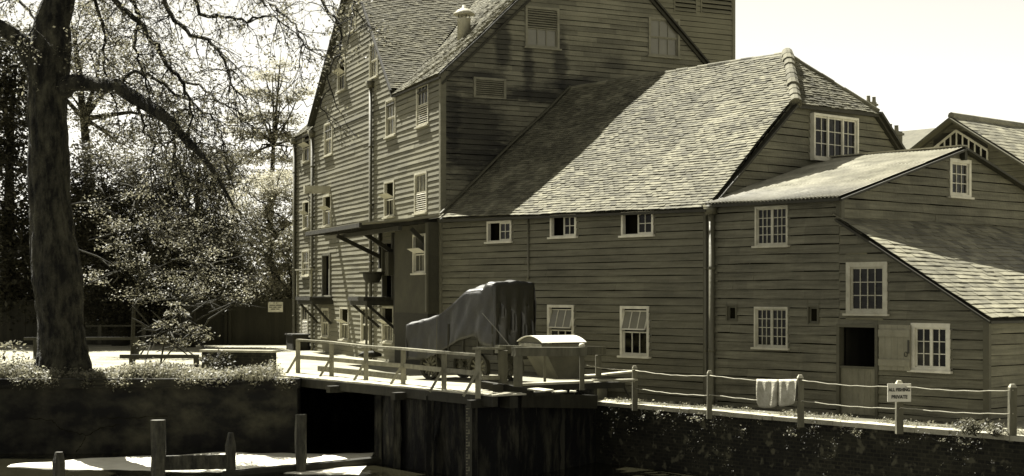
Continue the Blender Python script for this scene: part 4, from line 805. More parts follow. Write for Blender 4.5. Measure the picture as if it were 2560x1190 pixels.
for i in range(nl+1):
    l=-.06+3.84*i/nl; zt=topz(l); row=[]
    hem=skirt(l)
    for j in range(nd+1):                # near side from hem up
        t=j/nd; z=hem+(zt-.05-ndrop(l)-hem)*t; bul=-.05*(1-t)+fold(l,0,z)*(1.2-t*.8); tap=-.10*max(0,(l-2.0)/1.8); row.append(T(l,-.03-bul+tap,z))
    for j in range(1,nw):                # over the top
        t=j/nw; z=zt-.05-ndrop(l)*(1-t)**1.6+.05*math.sin(math.pi*t)**.5+ (.035*math.sin(t*13+l*1.3)+.022*math.sin(t*27-l*2)+.012*math.sin(t*47+l*6))*(1 if l>1.3 else .35)-(.10*math.sin(math.pi*t)*math.exp(-((l-2.2)/.6)**2)); tap=-.10*max(0,(l-2.0)/1.8)*(1-t); row.append(T(l,-.03+tap+(wT)*t,z))
    for j in range(nd+1):
        t=1-j/nd; z=-1.3+(zt-.05+1.3)*t; tap=-.28*max(0,(l-2.0)/1.8); row.append(T(l,wT-.03+.05*(1-t)+fold(l,2,z),z))
    rows.append(row)
nr=len(rows[0])
for r in rows: tp.v+= [tuple(p) for p in r]
for i in range(nl):
    for j in range(nr-1): a=i*nr+j; tp.f.append((a,a+1,a+nr+1,a+nr))
def endcap(row,l,hem,seed):              # hanging end: grid from top edge downwards
    top=row[nd:nd+nw+1]; n0=len(tp.v); dn=16
    for k in range(dn+1):
        for j,p in enumerate(top):
            t=k/dn; z=p.z+(hem(j/nw)-p.z)*t; off=(.05*math.sin(j*1.5+seed)*t+.03*math.sin(j*2.9+k*.4)*t)*(1 if l<1 else -1)
            q=p-lf*(off) if l<1 else p+lf*abs(off)*.6; tp.v.append((q.x,q.y,z))
    for k in range(dn):
        for j in range(nw): a=n0+k*(nw+1)+j; tp.f.append((a,a+1,a+nw+2,a+nw+1))
endcap(rows[0],0,lambda t:-1.28+.05*math.sin(t*9),1); endcap(rows[-1],3.8,lambda t:-1.62,2)
tpo=tp.build('tarpaulin','tarp',None,True); tag(tpo,'dark creased tarpaulin draped over the parked lorry, its crown sunlit','tarpaulin')
es=tpo.modifiers.new('split','EDGE_SPLIT'); es.split_angle=R(38); md=tpo.modifiers.new('thick','SOLIDIFY'); md.thickness=.012
rp=MB(); rp.tube([T(.3,-.12,-.45),T(-.3,-.14,-.8),T(-1.0,-.2,-1.2)],.004,5); rp.tube([T(2.35,-.10,-.45),T(2.3,-.15,-1.2),T(2.25,-.2,-2.0)],.008,5); tag(rp.build('lashing_rope','trim'),'thin tarpaulin lashing ropes hanging down beside the lorry','rope')
# ================================================================ ROPE FENCE
rf=thing('rope_fence','round topped timber posts carrying two sagging white ropes along the river wall','rope fence',(5.4,29.8,GP))
FPst=[(1587,1015,914),(1773,1035,926),(2002,1055,937),(2248,1071,951),(2530,1090,960)]
base=[]
for i,(u,vb,vt) in enumerate(FPst):
    Y=-GP*FPX/(vb-HV); p=W(u,vb,Y); z=(HV-vt)/FPX*Y; wd=(.115,.105,.115,.125,.125)[i]; mb=MB(); h=wd/2; lean=(.0,.01,-.01,.0,.01)[i]
    c=[(p.x-h,p.y-h),(p.x+h,p.y-h),(p.x+h,p.y+h),(p.x-h,p.y+h)]
    mb.prism([(a,b,GP-.1) for a,b in c],[(a+lean,b,z-.06) for a,b in c]); po=mb.build('post','timber_grey',rf); mb=MB(); mb.prism([(a+lean,b,z-.059) for a,b in c],[(p.x+(a-p.x)*.55+lean,p.y+(b-p.y)*.55,z) for a,b in c]); mb.build('post_cap','coping',po); base.append(V((p.x,p.y,z)))
st=W(1468,913,32.3); first=[st]+base; mb=MB()
def rope(p,q,sag,r=.009):
    n=14; mb=MB(); mb.tube([p.lerp(q,i/n)-V((0,0,sag*math.sin(math.pi*i/n)+.006*math.sin(i*2.1))) for i in range(n+1)],r,6); mb.build('rope','rope_white',rf,True)
M['rope_white']=mat('rope_white',.36,.15,(8,8,8),.8)
for i in range(len(base)-1):
    o=V((0,-.065,0)); rope(base[i]+o-V((0,0,.10)),base[i+1]+o-V((0,0,.11)),.045); rope(base[i]+o-V((0,0,.50)),base[i+1]+o-V((0,0,.52)),.035)
rope(W(1468,913,32.3),base[0]-V((0,.06,.09)),.04); rope(W(1480,947,32.3),base[0]-V((0,.06,.36)),.02)
# sacks hung on the upper rope
M['sack']=mat('sack',.42,.3,(5,5,5),.95,bump=.5,bscale=40,grime=.35)
p1,p2=base[1],base[2]
def sack(t0,t1,drop,drop2,seed,label):
    rd=random.Random(seed); mb=MB(); n=14;m_=12; g_=lambda t: p1.lerp(p2,t)-V((0,.065,.10+.045*math.sin(math.pi*t)+.0)); d=(p2-p1).normalized(); nn=V((d.y,-d.x,0)).normalized(); grid=[]
    for i in range(n+1):
        s_=i/n; t=t0+(t1-t0)*s_; c=g_(t); row=[]
        for k in range(-m_,m_+1):
            h=abs(k)/m_; side=1 if k<=0 else -1; dr=(drop+(drop2-drop)*s_)*(1 if side>0 else .85)*(1-.08*(2*s_-1)**4-.12*(s_<.04)); wv=.025*math.sin(s_*7+seed+h*2)*h+.012*math.sin(s_*15+seed)
            sx=(s_-.5)*-.05*h; row.append(c+nn*(side*(.018+.03*min(1,h*3)*.5)+wv)+d*sx+V((0,0,.016*(1-min(1,h*5))-dr*h)))
        grid.append(row)
    nr=len(grid[0])
    for r in grid: mb.v+=[tuple(q) for q in r]
    for i in range(n):
        for j in range(nr-1): a=i*nr+j; mb.f.append((a,a+1,a+nr+1,a+nr))
    o=mb.build('sack','sack',None,True); tag(o,label,'sack','sacks drying on the rope fence'); o.modifiers.new('t','SOLIDIFY').thickness=.008
f_=lambda u: ((lambda k:( (k*p1.y-p1.x)/((p2.x-p1.x)-k*(p2.y-p1.y)) ))((u-CX)/FPX))
sack(f_(1893),f_(1945),.56,.54,1,'pale worn sack hung over the rope, the left one of the pair')
sack(f_(1946),f_(1994),.53,.46,5,'mottled worn sack hung over the rope right against the fence post')
# notice board
M['sign_paint']=mat('sign_paint',.58,.1,(3,3,3),.8); M['ink']=mat('ink',.02,.1)
b3=base[3]; sg=thing('notice_board','small pale notice reading ALL FISHING PRIVATE nailed to a fence post','sign',tuple(b3-V((.05,.1,.25)))) 
sx0,sx1=(2214-CX)/FPX*b3.y,(2273-CX)/FPX*b3.y; sz1,sz0=(HV-958)/FPX*b3.y,(HV-1003)/FPX*b3.y; yy=b3.y-.15
mb=MB(); mb.hexa([(sx0,yy,sz0),(sx1,yy+.02,sz0),(sx1,yy+.04,sz0),(sx0,yy+.02,sz0),(sx0,yy,sz1),(sx1,yy+.02,sz1),(sx1,yy+.04,sz1),(sx0,yy+.02,sz1)]); mb.build('board','sign_paint',sg)
def text(body,x,y,z,size,parent,rot=0,name='lettering',sxx=1):
    c=bpy.data.curves.new(name,'FONT'); c.body=body; c.size=size; c.align_x='CENTER'; c.extrude=.001; c.offset=.003; c.materials.append(M['ink']); o=bpy.data.objects.new(name,c); COL.objects.link(o); off=OFF[parent.name]; o.location=V((x,y,z))-off; o.rotation_euler=(R(90),0,rot); o.scale=(sxx,1,1)
    bpy.context.view_layer.update(); me=bpy.data.meshes.new_from_object(o.evaluated_get(bpy.context.evaluated_depsgraph_get())); m2=bpy.data.objects.new(name,me); COL.objects.link(m2); m2.location=o.location; m2.rotation_euler=o.rotation_euler; m2.scale=o.scale; m2.parent=parent; bpy.data.objects.remove(o); bpy.data.curves.remove(c); return m2
xm=(sx0+sx1)/2; text('ALL FISHING',xm,yy+.003,sz0+.195,.084,sg,.045,sxx=.86); text('PRIVATE',xm,yy+.003,sz0+.060,.090,sg,.045,sxx=.9)
# ================================================================ BOARD FENCE at the back of the yard
bf=thing('board_fence','tall dark close boarded fence closing the yard behind the trees','board fence',(-12,61,GY))
mb=MB(); rd=random.Random(2); x=-36
while x<-8.75:
    w_=rd.uniform(.13,.17); y=61+rd.uniform(-.01,.01); h=-.26+rd.uniform(-.02,.02)+(.03 if x>-14.3 else 0); mb.hexa([(x,y,GY-.05),(x+w_+.004,y,GY-.05),(x+w_+.004,y+.025,GY-.05),(x,y+.025,GY-.05),(x,y,h),(x+w_+.004,y,h),(x+w_+.004,y+.025,h),(x,y+.025,h)]); x+=w_
M['fence_board']=mat('fence_board',.02,.3,(2,2,.6),.9,island=.25,bump=.3); mb.build('boards','fence_board',bf)
for u in (565,735-160,480): 
    p=W(u,800,60.93); mb=MB(); mb.beam((p.x,p.y,GY),(p.x,p.y,-.22),.12,.08,(0,1,0)); mb.build('post','fence_board',bf)
p0=W(670,780,60.85);p1_=W(707,755,60.85); ns=thing('warning_notice','small white notice board fixed on the dark board fence by the mill corner','sign',(p0.x,60.85,p0.z))
mb=MB(); mb.hexa([(p0.x,60.85,p0.z),(p1_.x,60.85,p0.z),(p1_.x,60.9,p0.z),(p0.x,60.9,p0.z),(p0.x,60.85,p1_.z),(p1_.x,60.85,p1_.z),(p1_.x,60.9,p1_.z),(p0.x,60.9,p1_.z)]); mb.build('board','white_paint',ns)
mb=MB(); w_=p1_.x-p0.x
for k,(a,b) in enumerate(((.38,.45),(.55,.62),(.1,.5),(.54,.92),(.08,.3),(.36,.58),(.64,.9),(.2,.5),(.56,.78))):
    z=p1_.z-(.06,.06,.15,.15,.23,.23,.23,.31,.31)[k]; mb.quad((p0.x+w_*a,60.845,z),(p0.x+w_*b,60.845,z),(p0.x+w_*b,60.845,z+.035),(p0.x+w_*a,60.845,z+.035))
mb.build('lettering','trim_dark',ns)
# ================================================================ left bank fittings
pb_=thing('brick_parapet','low dark brick parapet block with flat capping standing at the yard edge','parapet',tuple(W(600,930,39.5)))
q0=W(512,900,39.9);q1=W(684,900,39.3); mb=MB(); mb.beam((q0.x,q0.y,-1.84),(q1.x,q1.y,-1.84),.34,.56); mb.build('brickwork','river_brick',pb_); mb=MB(); mb.beam((q0.x-.05,q0.y,-1.525),(q1.x+.05,q1.y,-1.525),.42,.06); mb.build('capping','coping',pb_)
def lowrail(label,pts,Y,posts,m='timber_dark',th=.09):
    t=thing('rail_fence',label,'rail fence',tuple(W(pts[0][0],pts[0][1],Y))); mb=MB(); mb.beam(W(*pts[0],Y),W(*pts[1],Y),th,th); mb.build('rail',m,t)
    for u,vt,vb in posts: p=W(u,vt,Y); mb=MB(); mb.beam((p.x,p.y,W(u,vb,Y).z),p,.14,.14,(0,1,0)); mb.build('post',m,t)
lowrail('single sunlit rail on dark post running from behind the big trunk',[(60,847),(347,846)],47.5,[(341,842,900),(90,845,900)])
lowrail('low dark trip rail ending at a short post on the bright yard',[(300,891),(497,891)],42.5,[(491,888,928),(330,888,925)],th=.11)
lowrail('faint far rail in the tree shade left of the board fence',[(215,815),(370,814)],56,[(250,812,860),(360,812,860)],th=.06)
sb=thing('storage_box','dark upright timber box against the mill front beside the railing','storage box',tuple(MF(MF.A(765,.5),GY,.5)))
a=MF.A(772); mb=MB(); mb.box(MF,a-.5,a+.7,GY,GY+.55,.15,.7); mb.build('box_body','timber_dark',sb); mb=MB(); mb.box(MF,a-.55,a+.75,GY+.55,GY+.6,.1,.75); mb.build('box_lid','timber_dark',sb)
zt_=zb+.52; ab=MF.A(936); tub=thing('hanging_tub','dark round tapered tub on a shelf above the loading platform','tub',tuple(MF(pb+.7,MF.Z(928,706),.6)))
g=MF(MF.A(931,.7),MF.Z(931,707,.7),.7); OFF[tub.name]=g.copy(); tub.location=g; mb=MB(); mb.lathe(tuple(g),[(.20,0),(.27,.12),(.30,.28),(.30,.30)],18); mb.build('tub_body','timber_dark',tub,True); mb=MB(); mb.lathe((g.x,g.y,g.z+.30),[(.40,0),(.41,.02),(.40,.035)],18); mb.build('tub_rim','metal_dark',tub)
mb=MB(); mb.beam((g.x-.18,g.y,zb),(g.x-.18,g.y,g.z+.25),.07,.07,(0,1,0)); mb.beam(g+V((0,0,.29)),MF(MF.A(960),g.z+.29,.05),.06,.04); mb.build('tub_stand','timber_grey',tub)
sk=thing('grain_sack','lumpy dark bundle lying on the loading platform edge','sack',tuple(g)); c=MF(MF.A(925,.9),zb+.07,.9); mb=MB(); mb.tube([c+V((-.35,0,-.02)),c+V((-.2,0,.0)),c+V((.1,0,.01)),c+V((.35,0,-.02))],[.03,.09,.10,.04],10,flat=lambda k,t:.1*math.sin(t*3+k)); OFF[sk.name]=c.copy(); sk.location=c; mb.build('bundle','timber_dark',sk,True)
# posts standing in the water
M['wet_post']=mat('wet_post',.025,.7,(7,7,1.6),.7,bump=1.0,v2=.11,grime=.4)
wp=[]
def wpost(u,vt,Y,wd,label,taper=.9,nn=8):
    p=W(u,vt,Y); t=thing('mooring_post',label,'post',(p.x,p.y,-3.9),'old posts in the river'); mb=MB(); h=p.z+4.6; mb.tube([(p.x,p.y,-4.6+h*k/6) for k in range(7)],[wd/2*(1+.05*math.sin(k*2.3)) for k in range(6)]+[wd/2*taper],nn,flat=lambda k,t_:.10*math.sin(t_*2+k*.9)+.07*math.sin(t_*5+k*2.1)); mb.build('post_shaft','wet_post',t); wp.append(p); return t
wpost(396,1050,30.6,.33,'thick squared old post in the water, tallest and nearest the left',nn=6)
wpost(577,1082,31.6,.22,'slim weathered post in the water between the two thick ones',.5,7)
wpost(752,1036,32.4,.25,'thick capped old post in the water nearest the sluice opening')
wpost(148,1130,30.8,.26,'short dark stump in the water nearest the left frame edge',.6,7)
mb=MB(); mb.beam(W(396,1158,30.7),W(577,1154,31.6),.12,.30); tag(mb.build('river_rail','wet_post'),'mossy horizontal timber fixed between two posts in the water','timber rail')
mb=MB(); mb.tube([W(560,1190,31.3),W(752,1172,32.6),W(950,1150,34.0)],[.11,.12,.10],8); tag(mb.build('floating_log','timber_dark'),'long dark log lying half submerged in front of the sluice opening','log')
# ================================================================ FOLIAGE
def leafmat(name,v,tr,isl=.45,v2=None):
    m=mat(name,v,.3,(.8,.8,.8),.55,island=isl,v2=v2 or v*1.5,trans=tr,spec=.35); return m
M['leaf_dark']=leafmat('leaf_dark',.042,.4)
M['leaf_mid']=leafmat('leaf_mid',.12,.5)  # tone raised in place of haze on the farther crowns
M['leaf_pale']=leafmat('leaf_pale',.15,.45,.35)
M['leaf_far']=leafmat('leaf_far',.27,.55,.3)  # haze around the distant crowns is put into this lighter leaf colour
M['bark']=mat('bark',.012,.6,(5,5,1.8),.95,bump=1.0,bscale=16,v2=.085,grime=.4)
patchy(M['bark'],.40,.75)
for nd in M['bark'].node_tree.nodes:
    if nd.type=='BUMP': nd.inputs['Distance'].default_value=.09
M['bark_far']=mat('bark_far',.018,.4,(3,3,1),.95,bump=.5)
M['grass']=leafmat('grass',.10,.35,.5)
def leaves(pos,size,asp=.55,up=.6,rngs=rng,curl=0):
    n=len(pos); nv=rngs.normal(size=(n,3)); nv[:,2]=np.abs(nv[:,2])+up*1.5; nv/=np.linalg.norm(nv,axis=1)[:,None]
    t=rngs.normal(size=(n,3)); t-=nv*(t*nv).sum(1)[:,None]; t/=np.linalg.norm(t,axis=1)[:,None]; b=np.cross(nv,t); l=size*rngs.uniform(.6,1.35,(n,1)); 
    o=np.empty((n,4,3)); o[:,0]=pos-t*l*.5; o[:,1]=pos+b*l*asp*.5+t*l*.05; o[:,2]=pos+t*l*.5-np.array([0,0,1])*l*.12; o[:,3]=pos-b*l*asp*.5+t*l*.05
    return o.reshape(-1,3)
def blobpts(blobs,Y,ndens,clump,leafn,flat=.45,r2=rng,shell=.55):
    out=[]
    for bl in blobs:
        u,v,ru,rv=bl[:4]; yy=bl[4] if len(bl)>4 else Y; c=np.array(W(u,v,yy)); rx=ru/FPX*yy; rz=rv/FPX*yy; ry=(rx+rz)*.5
        m=max(3,int(ndens*rx*rz)); d=r2.normal(size=(m,3)); d/=np.linalg.norm(d,axis=1)[:,None]; r=r2.uniform(shell**3,1,(m,1))**(1/3)*r2.uniform(.75,1.12,(m,1)); cc=c+d*r*np.array([rx,ry,rz])
        cs=clump*r2.uniform(.5,1.5,(m,1)); k=np.repeat(np.arange(m),leafn); p=cc[k]+r2.normal(size=(len(k),3))*np.array([1,1,flat])*cs[k]; out.append(p)
    return np.concatenate(out)
DENS=9
def tree(label,cat,Y,base_u,base_v,blobs,m,size,ndens,clump,leafn,flat=.45,trunk=None,tw=.3,up=.6,name='tree',group='trees behind the mill yard',shell=.5,asp=.55,seed=1):
    r2=np.random.default_rng(seed); b=W(base_u,HV,Y); t=thing(name,label,cat,(b.x,b.y,GY),group)
    p=blobpts(blobs,Y,ndens*DENS,clump,leafn,flat,r2,shell); fastmesh('crown',leaves(p,size,asp,up,r2),4,m,t)
    mb=MB(); rd=random.Random(seed); B=V((b.x,b.y,GY-.1)); 
    top=[W(bl[0],bl[1],bl[4] if len(bl)>4 else Y) for bl in blobs]; hi=max(top,key=lambda q:q.z)
    mid=trunk or [B.lerp(hi,.35)+V((rd.uniform(-.2,.2),0,0)),B.lerp(hi,.7)+V((rd.uniform(-.2,.2),0,0))]
    pts=[B]+[V(q) for q in mid]+[hi]; mb.tube(pts,[tw,tw*.75,tw*.45,.04][:len(pts)] if len(pts)==4 else [tw*(1-.85*i/(len(pts)-1)) for i in range(len(pts))],9)
    tr=mb.build('trunk','bark_far',t,True); mb=MB()
    for q in top:
        s_=min(pts[:-1],key=lambda x_:(x_-q).length+ (2 if x_.z>q.z else 0)); s_=pts[0].lerp(pts[1],rd.uniform(.6,1)) if s_==pts[0] else s_; md=s_.lerp(q,.5)+V((rd.uniform(-.3,.3),rd.uniform(-.3,.3),rd.uniform(.0,.4))); mb.tube([s_,md,q],[tw*.35,tw*.22,.02],6)
        for _ in range(5):
            e=q+V((rd.uniform(-1,1),rd.uniform(-1,1),rd.uniform(-.6,.9)))*1.2; mb.tube([md.lerp(q,rd.random()),md.lerp(e,.6),e],[tw*.12,.03,.01],5)
    mb.build('branches','bark_far',t,True); return t
T_=tree
# dark yew and holly mass behind the bank
T_('dense dark evergreen behind the big trunk, rising over the board fence','tree',60,300,0,[(260,470,120,110),(330,560,140,120),(240,640,110,110),(360,690,130,90),(300,760,120,70),(200,560,80,120)],'leaf_dark',.14,9,.30,42,seed=2,tw=.35,name='evergreen_tree')
T_('dense dark evergreen with drooping tiers right of the first, over the fence middle','tree',58,470,0,[(460,520,110,90),(520,620,110,100),(440,650,90,90),(560,700,90,70),(500,420,90,70),(400,440,80,80)],'leaf_dark',.13,9,.28,40,seed=3,flat=.3,tw=.3,name='evergreen_tree')
T_('very dark bushy tree in the shade left of the big trunk','tree',62,20,0,[(-40,300,130,150),(30,480,110,150),(-30,650,130,150),(60,760,80,80),(40,160,110,110),(110,640,80,140)],'leaf_dark',.2,5.5,.36,34,seed=4,tw=.35,name='evergreen_tree')
# lighter broadleaf crowns
T_('tall loose leaved tree with sky gaps above the evergreens behind the trunk','tree',70,260,0,[(250,120,130,90),(340,210,110,80),(220,260,110,90),(420,300,90,70),(300,360,110,70),(180,60,100,80),(120,200,100,110)],'leaf_mid',.14,2.3,.36,44,seed=5,tw=.4,shell=.2,name='broadleaf_tree')
T_('pale round topped tree with twisted bare stems by the mill corner','tree',66,690,0,[(640,500,75,70),(700,470,55,60),(600,580,70,60),(680,590,60,70),(560,640,60,60),(630,680,90,60),(700,700,50,60),(520,590,50,50),(730,560,40,80),(530,710,60,40)],'leaf_far',.10,9,.26,48,seed=6,tw=.22,shell=.4,name='broadleaf_tree',
   trunk=[W(690,690,66),W(672,640,66),W(690,590,66),W(665,540,66)])
T_('tall pine like tree with flat layered boughs against the sky by the mill','tree',84,665,0,[(680,190,55,16),(640,230,60,14),(700,250,60,18),(650,290,70,18),(720,300,40,20),(620,330,70,16),(690,345,70,20),(640,390,80,20),(720,400,50,18),(590,400,50,14),(670,440,90,22),(600,300,40,10),(700,160,30,14),(750,230,35,14),(740,350,40,16)],'leaf_far',.15,8,.38,34,flat=.22,seed=7,tw=.25,up=1.2,shell=.1,name='pine_tree')
T_('dark slender conifer glimpsed between the pale tree and the evergreens','tree',78,560,0,[(570,450,40,50),(560,520,45,50),(580,390,25,40),(540,600,50,50)],'leaf_mid',.15,3.5,.35,40,seed=8,tw=.25,name='conifer_tree')
T_('dark rounded tree standing close over the mill end of the fence','tree',64,725,0,[(735,640,50,70),(740,720,45,40),(690,740,60,25),(620,735,60,30)],'leaf_mid',.13,8,.25,40,seed=9,tw=.18,shell=.3,name='broadleaf_tree')
T_('pale leaved understory tree whose light sprays hang in front of the dark fence','tree',50,330,0,[(330,650,60,24),(280,610,50,24),(420,690,70,21),(360,735,70,21),(480,725,60,19),(560,690,50,24),(250,690,40,24),(300,560,50,24),(520,640,60,21),(440,600,50,21),(380,560,40,21),(600,740,50,19),(230,520,30,24),(470,560,50,19),(340,480,40,19)],'leaf_pale',.085,8,.20,20,flat=.5,seed=10,tw=.07,up=1.0,shell=.1,name='understory_tree',trunk=[W(335,760,50),W(350,690,50),W(330,600,50),W(340,520,50)])
T_('small pale leaved sapling spreading over the bank before the fence','sapling',44,400,0,[(440,780,40,14),(470,820,45,16),(420,810,40,12),(400,850,45,10),(500,845,40,9),(460,860,40,8),(360,862,25,6),(430,760,20,10)],'leaf_pale',.085,16,.10,16,flat=.4,seed=11,tw=.035,up=.8,shell=.1,name='sapling')
# far wood closing the horizon
pts=blobpts([(u,v,90,70) for u in range(-150,760,80) for v in (640,720,790)],100,1.2,.9,22,.6,np.random.default_rng(20),.3)
fw=fastmesh('distant_wood',leaves(pts,.75,.7,.4,np.random.default_rng(21)),4,'leaf_dark'); tag(fw,'dark wooded backdrop closing the view behind the fence','wood',kind='stuff')
# ---------------------------------------------------------------- the big tree on the bank
bt=thing('riverbank_tree','massive old tree with thick dark trunk and long drooping twiggy boughs on the left bank','tree',tuple(W(155,950,37.6)),None)
YT=37.6; sp=[(155,975,78),(158,940,70),(157,880,60),(153,800,55),(145,700,58),(132,600,54),(124,500,49),(120,400,47),(118,300,46),(120,210,46),(128,120,47),(132,60,42),(150,0,36),(170,-60,30),(190,-160,24),(200,-300,18)]
sp=[tuple(np.interp(q,range(len(sp)),[x[c] for x in sp]) for c in range(3)) for q in np.linspace(0,len(sp)-1,170)]
from mathutils import noise as NZ
def bark(sc_): return lambda k,t:.10*NZ.noise(V((math.cos(t)*1.1,math.sin(t)*1.1,k*.05)))+.09*NZ.noise(V((math.cos(t)*4,math.sin(t)*4,k*.10*sc_)))+.09*abs(NZ.noise(V((math.cos(t)*9,math.sin(t)*9,k*.16*sc_))))+.045*NZ.noise(V((math.cos(t)*16,math.sin(t)*16,k*.33)))
bk_=bark(1)
mb=MB(); mb.tube([W(u,v,YT) for u,v,r in sp],[r/FPX*YT for u,v,r in sp],64,flat=lambda k,t:bk_(k,t)+.30*max(0,1-k/14)**2*max(0,math.sin(5*t+1))); mb.build('trunk','bark',bt,True)
limbs=[([(118,235),(95,180),(60,110),(20,80),(-60,40),(-160,-20)],[30,26,22,19,16,10],YT,YT-1),
 ([(130,230),(175,212),(230,208),(285,215),(340,243),(395,282),(440,318),(500,385),(545,440),(585,520)],[26,20,18,17,16,14,11,7,5,3],YT,YT-2.5)]
mb=MB(); twig=MB(); TW=[]; rd=random.Random(12)
def poly3(pts,Y0,Y1): n=len(pts)-1; return [W(u,v,Y0+(Y1-Y0)*i/n) for i,(u,v) in enumerate(pts)]
for pts,rr,Y0,Y1 in limbs:
    p_=poly3(pts,Y0,Y1); n_=len(p_); qs=np.linspace(0,n_-1,n_*7); mb2=MB()
    pp=[V(tuple(np.interp(q,range(n_),[x[c] for x in p_])+(.03*math.sin(q*3+c*2) if 0<q<n_-1 else 0) for c in range(3))) for q in qs]
    mb2.tube(pp,[float(np.interp(q,range(n_),rr))/FPX*YT for q in qs],24,flat=lambda k,t:1.6*bark(1.5)(k,t)); mb2.build('limb','bark',bt,True)
boughs=[([(190,-160),(240,-60),(290,10),(345,55),(390,110),(415,165),(450,200),(470,245),(478,300),(470,350)],9,36.5),
 ([(195,-200),(300,-80),(395,-20),(425,40),(480,85),(530,105),(565,150),(580,200),(592,235)],8,35.6),
 ([(195,-220),(350,-110),(470,-40),(505,35),(560,40),(620,50),(670,40),(725,70)],7,35.2),
 ([(190,-180),(260,-90),(320,-20),(350,45),(338,105),(352,165),(372,225),(380,300)],7,37.2),
 ([(195,-220),(400,-120),(560,-60),(640,-5),(690,20),(740,60),(765,120)],6,34.6),
 ([(190,-180),(230,-60),(240,20),(262,90),(255,160),(280,230),(300,330)],6,37.8),
 ([(200,-300),(450,-190),(650,-120),(760,-50),(800,0),(850,60),(850,130),(820,200),(800,270)],6,34.2),
 ([(200,-280),(500,-200),(700,-140),(850,-60),(885,0),(880,50),(870,110)],5,34.6),
 ([(285,213),(330,180),(380,190),(430,230),(480,250),(540,300),(560,360),(575,430)],5,36.5),
 ([(395,280),(430,330),(440,400),(465,470),(470,540),(490,600)],5,35.8),
 ([(450,200),(500,215),(545,255),(600,280),(640,330)],4,35.8),
 ([(340,243),(350,300),(380,360),(372,430),(400,500)],4,36.6),
 ([(-100,-60),(0,-20),(60,10),(90,60),(60,110)],6,36.2)]
leafp=[]; 
def sprout(p,d,l,r,depth):
    n=max(3,int(l/.16)); pts=[p]; q=p.copy(); dd=d.normalized()
    for i in range(n):
        dd=(dd+V((rd.gauss(0,.30),rd.gauss(0,.22),rd.gauss(0,.26)-.16)) ).normalized(); q=q+dd*(l/n); pts.append(q.copy())
        if depth>0 and rd.random()<.62: sprout(q.copy(),(dd+V((rd.gauss(0,.9),rd.gauss(0,.6),rd.gauss(0,.7)))).normalized(),l*rd.uniform(.35,.65),r*.6,depth-1)
        if depth<=1 and rd.random()<.62: leafp.append((q.x,q.y,q.z))
    twig.tube(pts,[max(.0035,r*(1-.8*i/n)) for i in range(n+1)],4,False)
for pts,r0,Y0 in boughs:
    P_=poly3(pts,YT,Y0); F_=[]
    for i in range(len(P_)-1):
        a,b=P_[i],P_[i+1]
        for k in range(4): c=a.lerp(b,k/4); F_.append(c+V((rd.gauss(0,.035),rd.gauss(0,.03),rd.gauss(0,.035))))
    F_.append(P_[-1]); n=len(F_); mb.tube(F_,[max(.012,(r0*(1-.8*i/n))/FPX*YT*1.0) for i in range(n)],7)
    over=pts[-1][0]>790
    for i in range(5,n):
        for _ in range(2):
            if rd.random()<(.26 if over else .66): d=V((rd.gauss(.25,.8),rd.gauss(0,.6),rd.gauss(-.25,.7))); sprout(F_[i].copy(),d,rd.uniform(.5,1.35),.016,2)
for pts,rr,Y0,Y1 in limbs[1:]:
    P_=poly3(pts,Y0,Y1)
    for i in range(4,len(P_)-1):
        for _ in range(6): sprout(P_[i].lerp(P_[i+1],rd.random()),V((rd.gauss(.2,.7),rd.gauss(0,.6),rd.gauss(-.4,.5))),rd.uniform(.6,1.5),.016,2)
mb.build('boughs','bark',bt,True); twig.build('twigs','bark',bt)
lp_=np.repeat(np.array(leafp),2,axis=0); lp_=lp_+rng.normal(size=lp_.shape)*.045
fastmesh('leaves',leaves(lp_,.075,.6,.3),4,'leaf_pale',bt); print('leafs',len(lp_),'twigverts',len(twig.v))
# dense near leaves of the bough over the mill gable
pts=blobpts([(848,30,22,22),(858,100,9,35),(832,180,9,40),(812,260,10,30),(890,6,18,10),(300,80,120,70),(260,180,80,60),(350,150,60,60),(840,270,60,12)],34.6,20,.12,7,.7,np.random.default_rng(31),.1)
fastmesh('leaf_sprays',leaves(pts,.075,.6,.3,np.random.default_rng(32)),4,'leaf_mid',bt)
# ---------------------------------------------------------------- bank plants
def tuft(pos,h,n,r2,spread=.12):
    a=r2.uniform(0,2*np.pi,n); b=pos+np.stack([np.cos(a),np.sin(a),0*a],1)*spread*r2.uniform(0,1,(n,1)); lean=np.stack([np.cos(a),np.sin(a),0*a],1)*h*r2.uniform(.1,.7,(n,1)); top=b+lean+np.array([0,0,1])*h*r2.uniform(.5,1.1,(n,1)); w_=np.stack([-np.sin(a),np.cos(a),0*a],1)*h*.035
    o=np.empty((n,4,3)); o[:,0]=b-w_; o[:,1]=b+w_; md=b*.45+top*.55+np.array([0,0,h*.10]); o[:,2]=md+w_*.8; o[:,3]=md-w_*.8; o2=np.empty((n,4,3)); o2[:,0]=md-w_*.8;o2[:,1]=md+w_*.8;o2[:,2]=top+w_*.1;o2[:,3]=top-w_*.1
    return np.concatenate([o.reshape(-1,3),o2.reshape(-1,3)])
r2=np.random.default_rng(40); gv=[]; lv=[]
for i in range(1500):
    x=r2.uniform(-14.5,-5.9); y=r2.uniform(36.3,38.6)-max(0,(x+7.5))*.45; h=r2.uniform(.10,.34)*(.75+.35*math.sin(x*1.9)); gv.append(tuft(np.array([x,y,GY]),h,9,r2)); 
    if r2.random()<.6: lv.append(np.array([x,y,GY+h*.8])+r2.normal(size=(14,3))*np.array([.10,.10,.06]))
for i in range(260):
    x=-14.5+9.2*i/260+r2.normal()*.05; 
    if math.sin(x*3.1)+math.sin(x*7.7)>.1: lv.append(np.array([x,36.0,GY-.02])+r2.normal(size=(10,3))*np.array([.09,.05,.09]))
g_=fastmesh('bank_grass',np.concatenate(gv),4,'grass'); tag(g_,'rough sunlit grass and weeds along the top of the left river wall','grass',kind='stuff')
